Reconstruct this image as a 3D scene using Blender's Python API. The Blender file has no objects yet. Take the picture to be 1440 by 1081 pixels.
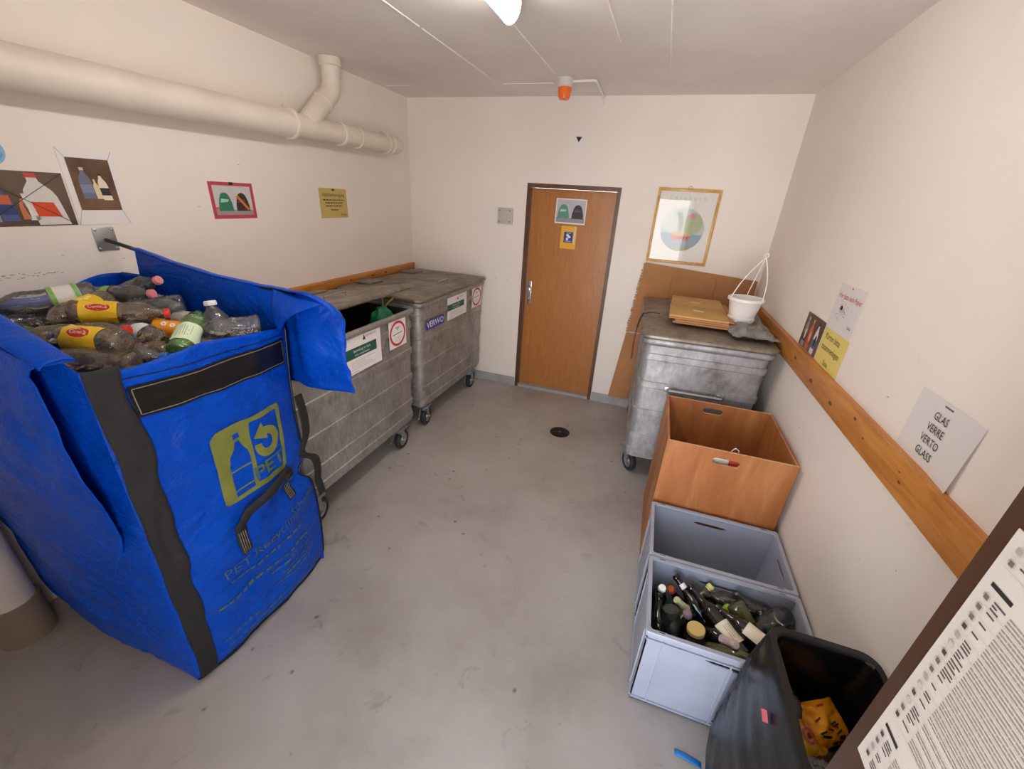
import bpy, bmesh, math, random
from math import sin, cos, pi, radians, sqrt, exp
from mathutils import Vector, Matrix, noise

random.seed(7)
S = bpy.context.scene
COL = S.collection

# ------------------------------------------------------------------ camera, light, exposure
cam_d = bpy.data.cameras.new('camera')
cam = bpy.data.objects.new('camera', cam_d)
COL.objects.link(cam)
_r = Vector((0.94455, 0.32331, 0.05744)); _u = Vector((-0.18280, 0.37241, 0.90989)); _f = Vector((-0.27279, 0.86993, -0.41086))
cam.matrix_world = Matrix(((_r.x, _u.x, -_f.x, 2.44636), (_r.y, _u.y, -_f.y, -3.99264), (_r.z, _u.z, -_f.z, 1.88965), (0, 0, 0, 1)))
cam_d.sensor_width = 36.0
cam_d.lens = 578.387 / 1440 * 36.0
cam_d.clip_start = 0.02
S.camera = cam

W, H, YN = 3.311, 2.688, -4.32          # room width, height, near wall
DX0, DX1, DH = 1.90, 2.86, 2.04         # entrance opening in the near wall

world = bpy.data.worlds.new('daylight'); S.world = world
world.use_nodes = True
wn = world.node_tree.nodes; wl = world.node_tree.links
bg = wn['Background']
# the yard outside: pale sunlit ground low down, cooler and dimmer sky higher up, a little dimmer towards +x
wtc = wn.new('ShaderNodeTexCoord'); wsx = wn.new('ShaderNodeSeparateXYZ'); wl.new(wtc.outputs['Generated'], wsx.inputs[0])
wr_ = wn.new('ShaderNodeMapRange'); wr_.inputs['From Min'].default_value = 0.0; wr_.inputs['From Max'].default_value = 0.45
wr_.interpolation_type = 'SMOOTHSTEP'; wl.new(wsx.outputs['Z'], wr_.inputs['Value'])
wc = wn.new('ShaderNodeMix'); wc.data_type = 'RGBA'; wl.new(wr_.outputs['Result'], wc.inputs[0])
wc.inputs[6].default_value = (14.0, 13.7, 13.8, 1); wc.inputs[7].default_value = (3.6, 4.6, 6.4, 1)
wl.new(wc.outputs[2], bg.inputs['Color'])
wx_ = wn.new('ShaderNodeMapRange'); wx_.interpolation_type = 'SMOOTHSTEP'
for k_, v_ in (('From Min', -0.12), ('From Max', 0.5), ('To Min', 1.0), ('To Max', 0.7)): wx_.inputs[k_].default_value = v_
wl.new(wsx.outputs['X'], wx_.inputs['Value']); wl.new(wx_.outputs['Result'], bg.inputs['Strength'])
# doorway portal guides the daylight through the entrance
pl = bpy.data.lights.new('entrance_daylight', 'AREA')
pl.shape = 'RECTANGLE'; pl.size = DX1 - DX0; pl.size_y = DH
pl.cycles.is_portal = True
po = bpy.data.objects.new('entrance_daylight', pl); COL.objects.link(po)
po.location = ((DX0 + DX1) / 2, YN - 0.49, DH / 2)
po.rotation_euler = (radians(90), 0, 0)

LAMP_STRENGTH = 27.0
S.view_settings.view_transform = 'Standard'
S.view_settings.look = 'None'
S.view_settings.exposure = 0.17
S.view_settings.gamma = 1.0
S.view_settings.use_curve_mapping = False
S.cycles.transparent_max_bounces = 24
S.cycles.max_bounces = 10
S.cycles.diffuse_bounces = 6

# ------------------------------------------------------------------ materials
def lin(h):
    h = h.lstrip('#')
    o = []
    for i in (0, 2, 4):
        c = int(h[i:i+2], 16) / 255
        o.append(c / 12.92 if c <= 0.04045 else ((c + 0.055) / 1.055) ** 2.4)
    return (o[0], o[1], o[2], 1.0)

def newmat(name):
    m = bpy.data.materials.new(name); m.use_nodes = True
    nt = m.node_tree
    return m, nt, nt.nodes, nt.links, nt.nodes['Principled BSDF']

def noise_node(nt, scale, detail=4, rough=0.55, stretch=None, dist=0.0):
    tc = nt.nodes.new('ShaderNodeTexCoord')
    n = nt.nodes.new('ShaderNodeTexNoise')
    n.inputs['Scale'].default_value = scale; n.inputs['Detail'].default_value = detail
    n.inputs['Roughness'].default_value = rough; n.inputs['Distortion'].default_value = dist
    if stretch:
        mp = nt.nodes.new('ShaderNodeMapping'); mp.inputs['Scale'].default_value = stretch
        nt.links.new(tc.outputs['Object'], mp.inputs['Vector']); nt.links.new(mp.outputs['Vector'], n.inputs['Vector'])
    else:
        nt.links.new(tc.outputs['Object'], n.inputs['Vector'])
    return n

def ramp(nt, src, stops):
    r = nt.nodes.new('ShaderNodeValToRGB')
    nt.links.new(src, r.inputs['Fac'])
    e = r.color_ramp.elements
    e[0].position, e[0].color = stops[0]
    e[1].position, e[1].color = stops[-1]
    for p, c in stops[1:-1]:
        x = e.new(p); x.color = c
    return r

def mixc(nt, fac, a, b, mode='MIX'):
    m = nt.nodes.new('ShaderNodeMix'); m.data_type = 'RGBA'; m.blend_type = mode
    for i, v in ((0, fac), (6, a), (7, b)):
        if isinstance(v, (int, float)): m.inputs[i].default_value = v
        elif isinstance(v, tuple): m.inputs[i].default_value = v
        else: nt.links.new(v, m.inputs[i])
    return m.outputs[2]

def bump(nt, bsdf, h, strength=0.3, dist=0.01):
    b = nt.nodes.new('ShaderNodeBump'); b.inputs['Strength'].default_value = strength; b.inputs['Distance'].default_value = dist
    nt.links.new(h, b.inputs['Height']); nt.links.new(b.outputs['Normal'], bsdf.inputs['Normal'])

def mat(name, col, rough=0.5, metal=0.0, col2=None, scale=6.0, stretch=None, bmp=0.0, bscale=60.0, lo=0.35, hi=0.65, spec=None, detail=4):
    m, nt, N, L, P = newmat(name)
    P.inputs['Roughness'].default_value = rough; P.inputs['Metallic'].default_value = metal
    if spec is not None: P.inputs['Specular IOR Level'].default_value = spec
    if col2:
        n = noise_node(nt, scale, detail, stretch=stretch)
        r = ramp(nt, n.outputs['Fac'], [(lo, lin(col)), (hi, lin(col2))])
        L.new(r.outputs['Color'], P.inputs['Base Color'])
    else:
        P.inputs['Base Color'].default_value = lin(col)
    if bmp:
        n2 = noise_node(nt, bscale, 5, stretch=stretch)
        bump(nt, P, n2.outputs['Fac'], bmp, 0.004)
    return m

# plaster walls: faint blotches, rubbed grey scuffs, fine stipple
def wall_mat(name, base, low):
    m, nt, N, L, P = newmat(name)
    P.inputs['Roughness'].default_value = 0.75
    n = noise_node(nt, 1.3, 6)
    r = ramp(nt, n.outputs['Fac'], [(0.3, lin(low)), (0.7, lin(base))])
    s = noise_node(nt, 9.0, 8, 0.62, (1, 1, 1.6), 0.6)
    sr = ramp(nt, s.outputs['Fac'], [(0.69, (0, 0, 0, 1)), (0.78, (1, 1, 1, 1))])
    sc = N.new('ShaderNodeMath'); sc.operation = 'MULTIPLY'; sc.inputs[1].default_value = 0.3
    L.new(sr.outputs['Color'], sc.inputs[0])
    c = mixc(nt, sc.outputs[0], r.outputs['Color'], lin('#8f857c'))
    L.new(c, P.inputs['Base Color'])
    b = noise_node(nt, 55, 5)
    bump(nt, P, b.outputs['Fac'], 0.12, 0.004)
    return m
M_WALL = wall_mat('painted_plaster', '#eee6dd', '#e7ded4')
M_CEIL = mat('ceiling_concrete', '#ebe4df', 0.8, col2='#e3dbd6', scale=2.0, bmp=0.08, bscale=20)
M_SEAM = mat('ceiling_seam', '#f4efeb', 0.8)
M_SCUFF = mat('dark_scuff', '#a0978f', 0.8)

def floor_mat():
    m, nt, N, L, P = newmat('grey_floor_paint')
    n = noise_node(nt, 1.6, 7, 0.6)
    r = ramp(nt, n.outputs['Fac'], [(0.3, lin('#9a928a')), (0.5, lin('#aaa49d')), (0.7, lin('#b4afa9'))])
    s = noise_node(nt, 7.0, 9, 0.66, None, 0.8)
    sr = ramp(nt, s.outputs['Fac'], [(0.60, (0, 0, 0, 1)), (0.74, (1, 1, 1, 1))])
    f1 = N.new('ShaderNodeMath'); f1.operation = 'MULTIPLY'; f1.inputs[1].default_value = 0.55
    L.new(sr.outputs['Color'], f1.inputs[0])
    c = mixc(nt, f1.outputs[0], r.outputs['Color'], lin('#6a6056'))
    # small dark specks
    tc = N.new('ShaderNodeTexCoord'); v = N.new('ShaderNodeTexVoronoi'); v.inputs['Scale'].default_value = 9.0
    v.feature = 'F1'; v.inputs['Randomness'].default_value = 1.0
    L.new(tc.outputs['Object'], v.inputs['Vector'])
    vn = noise_node(nt, 60, 3)
    ad = N.new('ShaderNodeMath'); ad.operation = 'MULTIPLY_ADD'; ad.inputs[1].default_value = 0.16
    L.new(vn.outputs['Fac'], ad.inputs[0]); L.new(v.outputs['Distance'], ad.inputs[2])
    vr = ramp(nt, ad.outputs[0], [(0.13, (1, 1, 1, 1)), (0.19, (0, 0, 0, 1))])
    wsel = N.new('ShaderNodeSeparateColor'); L.new(v.outputs['Color'], wsel.inputs['Color'])
    wr = ramp(nt, wsel.outputs['Red'], [(0.55, (0, 0, 0, 1)), (0.62, (1, 1, 1, 1))])
    f2 = N.new('ShaderNodeMath'); f2.operation = 'MULTIPLY'
    L.new(vr.outputs['Color'], f2.inputs[0]); L.new(wr.outputs['Color'], f2.inputs[1])
    f3 = N.new('ShaderNodeMath'); f3.operation = 'MULTIPLY'; f3.inputs[1].default_value = 0.7
    L.new(f2.outputs[0], f3.inputs[0])
    c2 = mixc(nt, f3.outputs[0], c, lin('#4a423c'))
    L.new(c2, P.inputs['Base Color'])
    rr = ramp(nt, s.outputs['Fac'], [(0.35, (0.36, 0.36, 0.36, 1)), (0.7, (0.6, 0.6, 0.6, 1))])
    L.new(rr.outputs['Color'], P.inputs['Roughness'])
    b = noise_node(nt, 30, 6)
    bump(nt, P, b.outputs['Fac'], 0.08, 0.004)
    return m
M_FLOOR = floor_mat()
M_SKIRT = mat('grey_skirting_paint', '#aaa8a6', 0.5, col2='#9c9996', scale=8)

def wood_mat(name, c1, c2, c3, stretch, rough=0.45, scale=4.0):
    m, nt, N, L, P = newmat(name)
    P.inputs['Roughness'].default_value = rough
    n = noise_node(nt, scale, 8, 0.6, stretch, 0.7)
    r = ramp(nt, n.outputs['Fac'], [(0.3, lin(c1)), (0.52, lin(c2)), (0.72, lin(c3))])
    L.new(r.outputs['Color'], P.inputs['Base Color'])
    bump(nt, P, n.outputs['Fac'], 0.08, 0.003)
    return m
M_DOOR = wood_mat('orange_brown_door_veneer', '#a4682f', '#ac6f36', '#b4783e', (9, 9, 1.5), 0.33, 4)
M_DOORFRAME = wood_mat('dark_brown_frame_wood', '#4a2c1a', '#5b3822', '#6c452b', (6, 6, 0.7), 0.4)
M_ENTRY = wood_mat('dark_brown_door', '#3d2617', '#452c1b', '#4f3422', (6, 6, 0.5), 0.4)
M_RAIL = wood_mat('pine_rail', '#a8642a', '#c07f3a', '#cc914b', (6, 0.6, 6), 0.45, 5)
M_RAILKNOT = mat('pine_knot', '#6b3a16', 0.5)
M_PLY = wood_mat('plywood_face', '#98592c', '#ac6c3b', '#be8551', (2.5, 2.5, 0.5), 0.5, 3.5)
M_PLYEDGE = mat('plywood_edge', '#dcb588', 0.6, col2='#c59a68', scale=40)
M_CARD = mat('brown_cardboard', '#b07c50', 0.8, col2='#a8744a', scale=5, bmp=0.05, bscale=40)
M_CARD2 = mat('tan_cardboard', '#c59a5c', 0.8, col2='#ba8e52', scale=7)
M_CARDEDGE = mat('torn_cardboard_edge', '#cdb198', 0.9, col2='#8e6644', scale=60)
M_PIPE = mat('cream_painted_pipe', '#e2d8cb', 0.45, col2='#dacfc1', scale=4)
M_WHITE = mat('white_plastic', '#e8e6e2', 0.4)
M_OFFWHITE = mat('off_white_plastic', '#d9d5cf', 0.45)
M_PAPER = mat('white_paper', '#e9e4e2', 0.7)
M_GREYPAPER = mat('greyish_paper', '#dcd6d4', 0.7)
M_YPAPER = mat('yellow_paper', '#e2cc72', 0.7)
M_YPAPER2 = mat('dull_yellow_paper', '#c9b169', 0.7)
M_BLACK = mat('black_ink', '#1c1a19', 0.6)
M_GREYINK = mat('grey_ink', '#6b6663', 0.6)
M_LINK = mat('light_grey_ink', '#b9b4b0', 0.6)
M_REDINK = mat('red_ink', '#c2313a', 0.6)
M_PINKRED = mat('faded_red_ink', '#c0525a', 0.6)
M_STEEL = mat('zinc_plated_steel', '#a9acae', 0.35, 0.8)
M_CHROME = mat('brushed_chrome', '#c3c5c8', 0.25, 0.9)
M_RUBBER = mat('black_rubber', '#232224', 0.6, col2='#2f2d2d', scale=20)
M_BLACKPL = mat('black_plastic', '#0f0f10', 0.35)
M_ORANGE = mat('orange_lens', '#f2752a', 0.25)

def galv(name, base, dirt, light, dirtlo=0.45):
    m, nt, N, L, P = newmat(name)
    P.inputs['Metallic'].default_value = 0.55
    n = noise_node(nt, 5, 9, 0.68)
    r = ramp(nt, n.outputs['Fac'], [(0.3, lin(dirt)), (dirtlo, lin(base)), (0.72, lin(light))])
    n2 = noise_node(nt, 38, 4, 0.6, (1, 1, 0.35))
    r2 = ramp(nt, n2.outputs['Fac'], [(0.3, (0.72, 0.72, 0.72, 1)), (0.7, (1, 1, 1, 1))])
    c = mixc(nt, 1.0, r.outputs['Color'], r2.outputs['Color'], 'MULTIPLY')
    L.new(c, P.inputs['Base Color'])
    rr = ramp(nt, n.outputs['Fac'], [(0.3, (0.7, 0.7, 0.7, 1)), (0.7, (0.38, 0.38, 0.38, 1))])
    L.new(rr.outputs['Color'], P.inputs['Roughness'])
    b = noise_node(nt, 14, 6)
    bump(nt, P, b.outputs['Fac'], 0.12, 0.006)
    return m
M_GALV = galv('galvanised_steel', '#a9a49e', '#8a8178', '#bdbab6')
M_GALVB = galv('bright_galvanised_steel', '#aaa9aa', '#7d7976', '#c4c5c9')
M_GALVD = galv('dirty_galvanised_lid', '#93897c', '#75695b', '#a89e92', 0.5)
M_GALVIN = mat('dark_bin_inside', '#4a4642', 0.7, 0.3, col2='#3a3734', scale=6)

def tarp(name, c, lo, hi, streak=0.35):
    m, nt, N, L, P = newmat(name)
    P.inputs['Roughness'].default_value = 0.34; P.inputs['Specular IOR Level'].default_value = 0.16
    n = noise_node(nt, 3.0, 6, 0.6)
    r = ramp(nt, n.outputs['Fac'], [(0.3, lin(lo)), (0.55, lin(c)), (0.75, lin(hi))])
    s = noise_node(nt, 7.0, 10, 0.74, (1.0, 0.7, 1.8), 0.5)
    sr = ramp(nt, s.outputs['Fac'], [(0.63, (0, 0, 0, 1)), (0.76, (1, 1, 1, 1))])
    k = N.new('ShaderNodeMath'); k.operation = 'MULTIPLY'; k.inputs[1].default_value = streak
    L.new(sr.outputs['Color'], k.inputs[0])
    c2 = mixc(nt, k.outputs[0], r.outputs['Color'], lin('#7fa5dd'))
    L.new(c2, P.inputs['Base Color'])
    b = noise_node(nt, 6.0, 7, 0.58, (1.0, 1.0, 1.6), 0.35)
    b2 = noise_node(nt, 90, 2)
    ad = N.new('ShaderNodeMath'); ad.operation = 'MULTIPLY_ADD'; ad.inputs[1].default_value = 0.05
    L.new(b2.outputs['Fac'], ad.inputs[0]); L.new(b.outputs['Fac'], ad.inputs[2])
    bump(nt, P, ad.outputs[0], 0.75, 0.035)
    return m
M_TARP = tarp('blue_woven_tarpaulin', '#0247b8', '#013ea8', '#0650c4')
M_WEB = mat('black_webbing', '#151514', 0.8, col2='#242322', scale=420, lo=0.4, hi=0.6)
M_LABELSTRIP = mat('black_label_strip', '#12110f', 0.35)
M_STITCH = mat('pale_stitching', '#777266', 0.8)
M_OLIVE = mat('olive_print', '#7d8236', 0.5, col2='#6f7538', scale=20)
M_OLIVEF = mat('faded_olive_print', '#56693f', 0.5, col2='#2f5688', scale=14, lo=0.42, hi=0.6)

def thin_clear(name, tint, gloss_rough=0.06, base=0.10, edge=0.75, body=None, bmp=0.45, milk=None):
    """thin clear sheet: mostly see-through, a little milky, with sharp reflections that grow towards grazing angles"""
    m = bpy.data.materials.new(name); m.use_nodes = True
    nt = m.node_tree; N = nt.nodes; L = nt.links
    for n in list(N):
        if n.type != 'OUTPUT_MATERIAL': N.remove(n)
    out = [n for n in N if n.type == 'OUTPUT_MATERIAL'][0]
    t = N.new('ShaderNodeBsdfTransparent'); t.inputs['Color'].default_value = lin(tint)
    d = N.new('ShaderNodeBsdfDiffuse'); d.inputs['Color'].default_value = lin(body or tint)
    g = N.new('ShaderNodeBsdfGlossy'); g.inputs['Roughness'].default_value = gloss_rough
    m1 = N.new('ShaderNodeMixShader'); m1.inputs['Fac'].default_value = base
    L.new(t.outputs[0], m1.inputs[1]); L.new(d.outputs[0], m1.inputs[2])
    fr = N.new('ShaderNodeFresnel'); fr.inputs['IOR'].default_value = 1.75
    m2 = N.new('ShaderNodeMixShader'); L.new(fr.outputs[0], m2.inputs['Fac']); L.new(m1.outputs[0], m2.inputs[1]); L.new(g.outputs[0], m2.inputs[2])
    L.new(m2.outputs[0], out.inputs['Surface'])
    if bmp:
        b = N.new('ShaderNodeBump'); b.inputs['Strength'].default_value = bmp; b.inputs['Distance'].default_value = 0.012
        n = noise_node(nt, 30, 3, 0.5, None, 0.6)
        L.new(n.outputs['Fac'], b.inputs['Height']); L.new(b.outputs['Normal'], g.inputs['Normal']); L.new(b.outputs['Normal'], fr.inputs['Normal'])
    return m
M_PET = thin_clear('clear_plastic', '#f6f6f3', 0.05, 0.10, 0.6, '#efece4')
M_PETB = thin_clear('brownish_plastic', '#f0e4d2', 0.05, 0.13, 0.6, '#dcc8aa')
M_PETU = thin_clear('cloudy_plastic', '#f2f0ea', 0.08, 0.5, 0.6, '#ece8de')
M_PETU2 = thin_clear('cloudy_beige_plastic', '#efe2cc', 0.08, 0.5, 0.6, '#dccbb0')
M_PETG = thin_clear('green_plastic', '#4f9a78', 0.08, 0.3, 0.7, '#1f6b4b')
M_PETLG = thin_clear('pale_green_plastic', '#b8d8a0', 0.08, 0.25, 0.7, '#8fbf70')
M_PETD = thin_clear('smoky_plastic', '#e6e8ec', 0.05, 0.10, 0.6, '#b2b6be')
M_GLASSC = thin_clear('clear_glass', '#e2e6e2', 0.04, 0.08, 0.6, '#8d918d', 0.1)
M_GLASSG = mat('dark_green_glass', '#0c1510', 0.06, spec=0.7)
M_GLASSBK = mat('near_black_glass', '#0a0908', 0.06, spec=0.7)
M_GLASSBR = mat('brown_glass', '#1c110a', 0.07, spec=0.7)
M_GLASSOL = mat('olive_glass', '#4c4c2c', 0.08, spec=0.7)
def pane_mat():
    m = bpy.data.materials.new('picture_glass'); m.use_nodes = True; nt = m.node_tree; N = nt.nodes
    out = [n for n in N if n.type == 'OUTPUT_MATERIAL'][0]
    t = N.new('ShaderNodeBsdfTransparent'); g = N.new('ShaderNodeBsdfGlossy'); g.inputs['Roughness'].default_value = .02
    lw = N.new('ShaderNodeFresnel'); lw.inputs['IOR'].default_value = 1.28
    mx = N.new('ShaderNodeMixShader'); L = nt.links
    L.new(lw.outputs[0], mx.inputs['Fac']); L.new(t.outputs[0], mx.inputs[1]); L.new(g.outputs[0], mx.inputs[2]); L.new(mx.outputs[0], out.inputs['Surface'])
    return m
M_PICGLASS = pane_mat()
M_CRATE = mat('grey_crate_plastic', '#a4aab8', 0.4, col2='#9aa0ae', scale=5)
M_CRATEB = mat('darker_grey_crate_plastic', '#868b98', 0.4, col2='#7e838f', scale=5)
M_BINBAG = mat('black_bin_liner', '#15161a', 0.28, col2='#101114', scale=6, bmp=0.6, bscale=14)
_cache = {}
def flat(hexc, rough=0.5):
    k = (hexc, rough)
    if k not in _cache: _cache[k] = mat('plain_' + hexc.lstrip('#'), hexc, rough)
    return _cache[k]

# ------------------------------------------------------------------ mesh builder
class MB:
    def __init__(s): s.v, s.f, s.mi, s.mats = [], [], [], []
    def k(s, m):
        if m not in s.mats: s.mats.append(m)
        return s.mats.index(m)
    def add(s, vs, fs, m, M=None):
        b = len(s.v); i = s.k(m)
        s.v += [(M @ Vector(v)) if M else Vector(v) for v in vs]
        s.f += [tuple(b + j for j in f) for f in fs]; s.mi += [i] * len(fs)
    def box(s, lo, hi, m, M=None, bev=0.0):
        if bev:
            bm = bmesh.new(); bmesh.ops.create_cube(bm, size=1)
            for v in bm.verts: v.co = Vector([(lo[i] + hi[i]) / 2 + v.co[i] * (hi[i] - lo[i]) for i in range(3)])
            bmesh.ops.bevel(bm, geom=bm.edges[:], offset=bev, segments=2, profile=0.5, affect='EDGES')
            s.bm(bm, m, M); return
        x0, y0, z0 = lo; x1, y1, z1 = hi
        s.add([(x0,y0,z0),(x1,y0,z0),(x1,y1,z0),(x0,y1,z0),(x0,y0,z1),(x1,y0,z1),(x1,y1,z1),(x0,y1,z1)],
              [(0,3,2,1),(4,5,6,7),(0,1,5,4),(1,2,6,5),(2,3,7,6),(3,0,4,7)], m, M)
    def bm(s, bm, m, M=None):
        bm.verts.ensure_lookup_table(); bm.verts.index_update()
        s.add([v.co.copy() for v in bm.verts], [tuple(v.index for v in f.verts) for f in bm.faces], m, M); bm.free()
    def loft(s, rings, m, M=None, cap0=True, cap1=True, closed=True):
        n = len(rings[0]); vs = [p for r in rings for p in r]; fs = []
        for a in range(len(rings) - 1):
            for j in range(n if closed else n - 1):
                k = (j + 1) % n
                fs.append((a*n + j, a*n + k, (a+1)*n + k, (a+1)*n + j))
        if cap0: fs.append(tuple(range(n - 1, -1, -1)))
        if cap1: fs.append(tuple((len(rings)-1)*n + j for j in range(n)))
        s.add(vs, fs, m, M)
    def lathe(s, prof, m, M=None, n=24, cap0=True, cap1=True):
        s.loft([[(r*cos(2*pi*j/n), r*sin(2*pi*j/n), z) for j in range(n)] for r, z in prof], m, M, cap0, cap1)
    def tube(s, pts, r, m, M=None, n=10, cap=True):
        P = [Vector(p) for p in pts]; rings = []; up = Vector((0, 0, 1))
        for i, p in enumerate(P):
            t = (P[min(i+1, len(P)-1)] - P[max(i-1, 0)]).normalized()
            if abs(t.dot(up)) > 0.95: up = Vector((1, 0, 0)) if abs(t.x) < 0.9 else Vector((0, 1, 0))
            a = t.cross(up).normalized(); b = a.cross(t).normalized(); up = b
            rr = r[i] if isinstance(r, (list, tuple)) else r
            rings.append([tuple(p + a*rr*cos(2*pi*j/n) + b*rr*sin(2*pi*j/n)) for j in range(n)])
        s.loft(rings, m, M, cap, cap)
    def prism(s, poly, h0, h1, m, M=None):
        n = len(poly)
        s.add([(x, y, h0) for x, y in poly] + [(x, y, h1) for x, y in poly],
              [tuple(range(n-1, -1, -1)), tuple(range(n, 2*n))] + [(j, (j+1) % n, n + (j+1) % n, n + j) for j in range(n)], m, M)
    def grid(s, fn, nu, nv, m, M=None, closed_u=False):
        vs = [fn(i / nu, j / nv) for j in range(nv + 1) for i in range(nu + (0 if closed_u else 1))]
        w = nu if closed_u else nu + 1; fs = []
        for j in range(nv):
            for i in range(nu):
                k = (i + 1) % w
                fs.append((j*w + i, j*w + k, (j+1)*w + k, (j+1)*w + i))
        s.add(vs, fs, m, M)
    # --- thin print layers on a sheet: u right, v up, w out
    def poly(s, pts, w, m, M): s.add([(x, y, w) for x, y in pts], [tuple(range(len(pts)))], m, M)
    def rect(s, u0, v0, u1, v1, w, m, M): s.poly([(u0,v0),(u1,v0),(u1,v1),(u0,v1)], w, m, M)
    def ell(s, cx, cy, rx, ry, w, m, M, n=28, a0=0.0, a1=2*pi, rot=0.0):
        pts = []
        for j in range(n):
            a = a0 + (a1 - a0) * j / (n if a1 - a0 > 6.2 else n - 1)
            x, y = rx*cos(a), ry*sin(a)
            pts.append((cx + x*cos(rot) - y*sin(rot), cy + x*sin(rot) + y*cos(rot)))
        s.poly(pts, w, m, M)
    def ring(s, cx, cy, rx, ry, t, w, m, M, n=40):
        vs, fs = [], []
        for j in range(n):
            a = 2*pi*j/n
            vs += [(cx + rx*cos(a), cy + ry*sin(a), w), (cx + (rx-t)*cos(a), cy + (ry-t)*sin(a), w)]
        for j in range(n):
            k = (j + 1) % n; fs.append((2*j, 2*k, 2*k + 1, 2*j + 1))
        s.add(vs, fs, m, M)
    def line(s, p, q, t, w, m, M):
        p, q = Vector(p), Vector(q); d = (q - p).normalized(); n = Vector((-d.y, d.x)) * t / 2
        s.poly([tuple(p + n), tuple(p - n), tuple(q - n), tuple(q + n)], w, m, M)
    def text(s, string, u, v, size, w, m, M, align='CENTER', sx=1.0, bold=0.0, rot=0.0):
        c = bpy.data.curves.new('t', 'FONT'); c.body = string; c.size = size; c.align_x = align; c.align_y = 'CENTER'
        c.resolution_u = 2; c.offset = bold
        o = bpy.data.objects.new('t', c); me = o.to_mesh()
        R = Matrix.Rotation(rot, 4, 'Z')
        vs = []
        for p in me.vertices:
            q = R @ Vector((p.co.x * sx, p.co.y, 0)); vs.append((q.x + u, q.y + v, w))
        s.add(vs, [tuple(p.vertices) for p in me.polygons], m, M)
        o.to_mesh_clear(); bpy.data.objects.remove(o); bpy.data.curves.remove(c)
    def build(s, name, parent=None, label=None, sharp=35, recalc=False):
        me = bpy.data.meshes.new(name)
        me.from_pydata([tuple(v) for v in s.v], [], s.f)
        for m in s.mats: me.materials.append(m)
        me.polygons.foreach_set('material_index', s.mi)
        me.polygons.foreach_set('use_smooth', [True] * len(s.f))
        if recalc:
            bm = bmesh.new(); bm.from_mesh(me); bmesh.ops.recalc_face_normals(bm, faces=bm.faces); bm.to_mesh(me); bm.free()
        me.update()
        try: me.set_sharp_from_angle(angle=radians(sharp))
        except Exception: pass
        o = bpy.data.objects.new(name, me); COL.objects.link(o)
        if parent: o.parent = parent
        if label: o['label'] = label
        return o

def thing(name, label, cat, loc=(0, 0, 0), rz=0.0, group=None, M=None):
    o = bpy.data.objects.new(name, None); COL.objects.link(o)
    o.empty_display_size = 0.05
    if M is not None: o.matrix_world = M
    else: o.location = loc; o.rotation_euler = (0, 0, rz)
    o['label'] = label; o['category'] = cat
    if group: o['group'] = group
    return o
def solo(name, mb, label, cat, loc=(0, 0, 0), rz=0.0, group=None, M=None, sharp=35):
    o = mb.build(name, sharp=sharp)
    if M is not None: o.matrix_world = M
    else: o.location = loc; o.rotation_euler = (0, 0, rz)
    o['label'] = label; o['category'] = cat
    if group: o['group'] = group
    return o
def struct(name, mb, sharp=35):
    o = mb.build(name, sharp=sharp); o['kind'] = 'structure'; return o

def rr(hx, hy, r, z, n=5, cx=0.0, cy=0.0):
    """rounded rectangle ring"""
    r = max(min(r, hx - 1e-4, hy - 1e-4), 1e-4); pts = []
    for sx, sy, a in ((1, 1, 0), (-1, 1, pi/2), (-1, -1, pi), (1, -1, 1.5*pi)):
        for j in range(n + 1):
            t = a + pi/2*j/n
            pts.append((cx + sx*(hx - r) + r*cos(t), cy + sy*(hy - r) + r*sin(t), z))
    return pts

# wall frames: u right, v up, w out of the wall
def on_left(y, z, x=0.0015):  return Matrix(((0, 0, 1, x), (1, 0, 0, y), (0, 1, 0, z), (0, 0, 0, 1)))
def on_right(y, z, x=W - 0.0015): return Matrix(((0, 0, -1, x), (-1, 0, 0, y), (0, 1, 0, z), (0, 0, 0, 1)))
def on_back(x, z, y=-0.0015): return Matrix(((1, 0, 0, x), (0, 0, -1, y), (0, 1, 0, z), (0, 0, 0, 1)))

def scribble(mb, pts, m, M=None):
    for i, (a, b) in enumerate(pts):
        rr_ = random.Random(i * 7 + int(abs(a) * 1000))
        n = 7
        k = rr_.uniform(.5, 1); mb.poly([(a + k*rr_.uniform(.3, 1) * .012 * cos(2*pi*j/n), b + k*rr_.uniform(.2, 1) * .004 * sin(2*pi*j/n)) for j in range(n)], 0.0006, m, M)

# ------------------------------------------------------------------ room shell
b = MB(); b.box((-0.2, YN - 0.55, -0.12), (W + 0.2, 0.25, 0.0), M_FLOOR); struct('floor', b)
b = MB(); b.box((-0.2, YN - 0.5, H), (W + 0.2, 0.2, H + 0.15), M_CEIL)
for x0, x1, ya, yb in ((1.02, 1.062, -4.2, -0.5), (1.53, 1.568, -4.2, -0.42), (2.315, 2.32, -4.2, -0.65), (2.03, 2.06, -3.0, -1.2)):
    k = 0
    rs = random.Random(int(x0 * 100))
    y = ya
    while y < yb:                                   # board-mark ridges left in the concrete
        y2 = min(y + rs.uniform(0.25, 0.6), yb)
        t0 = (y - ya) / (yb - ya); t1 = (y2 - ya) / (yb - ya)
        xa = x0 + (x1 - x0) * t0; xb = x0 + (x1 - x0) * t1; wd = rs.uniform(0.003, 0.006)
        b.add([(xa - wd, y, H + .001), (xa, y, H - .004), (xa + wd, y, H + .001), (xb - wd, y2, H + .001), (xb, y2, H - .004), (xb + wd, y2, H + .001)],
              [(0, 1, 4, 3), (1, 2, 5, 4)], M_SEAM)
        y = y2 + rs.uniform(0, 0.03)
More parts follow.
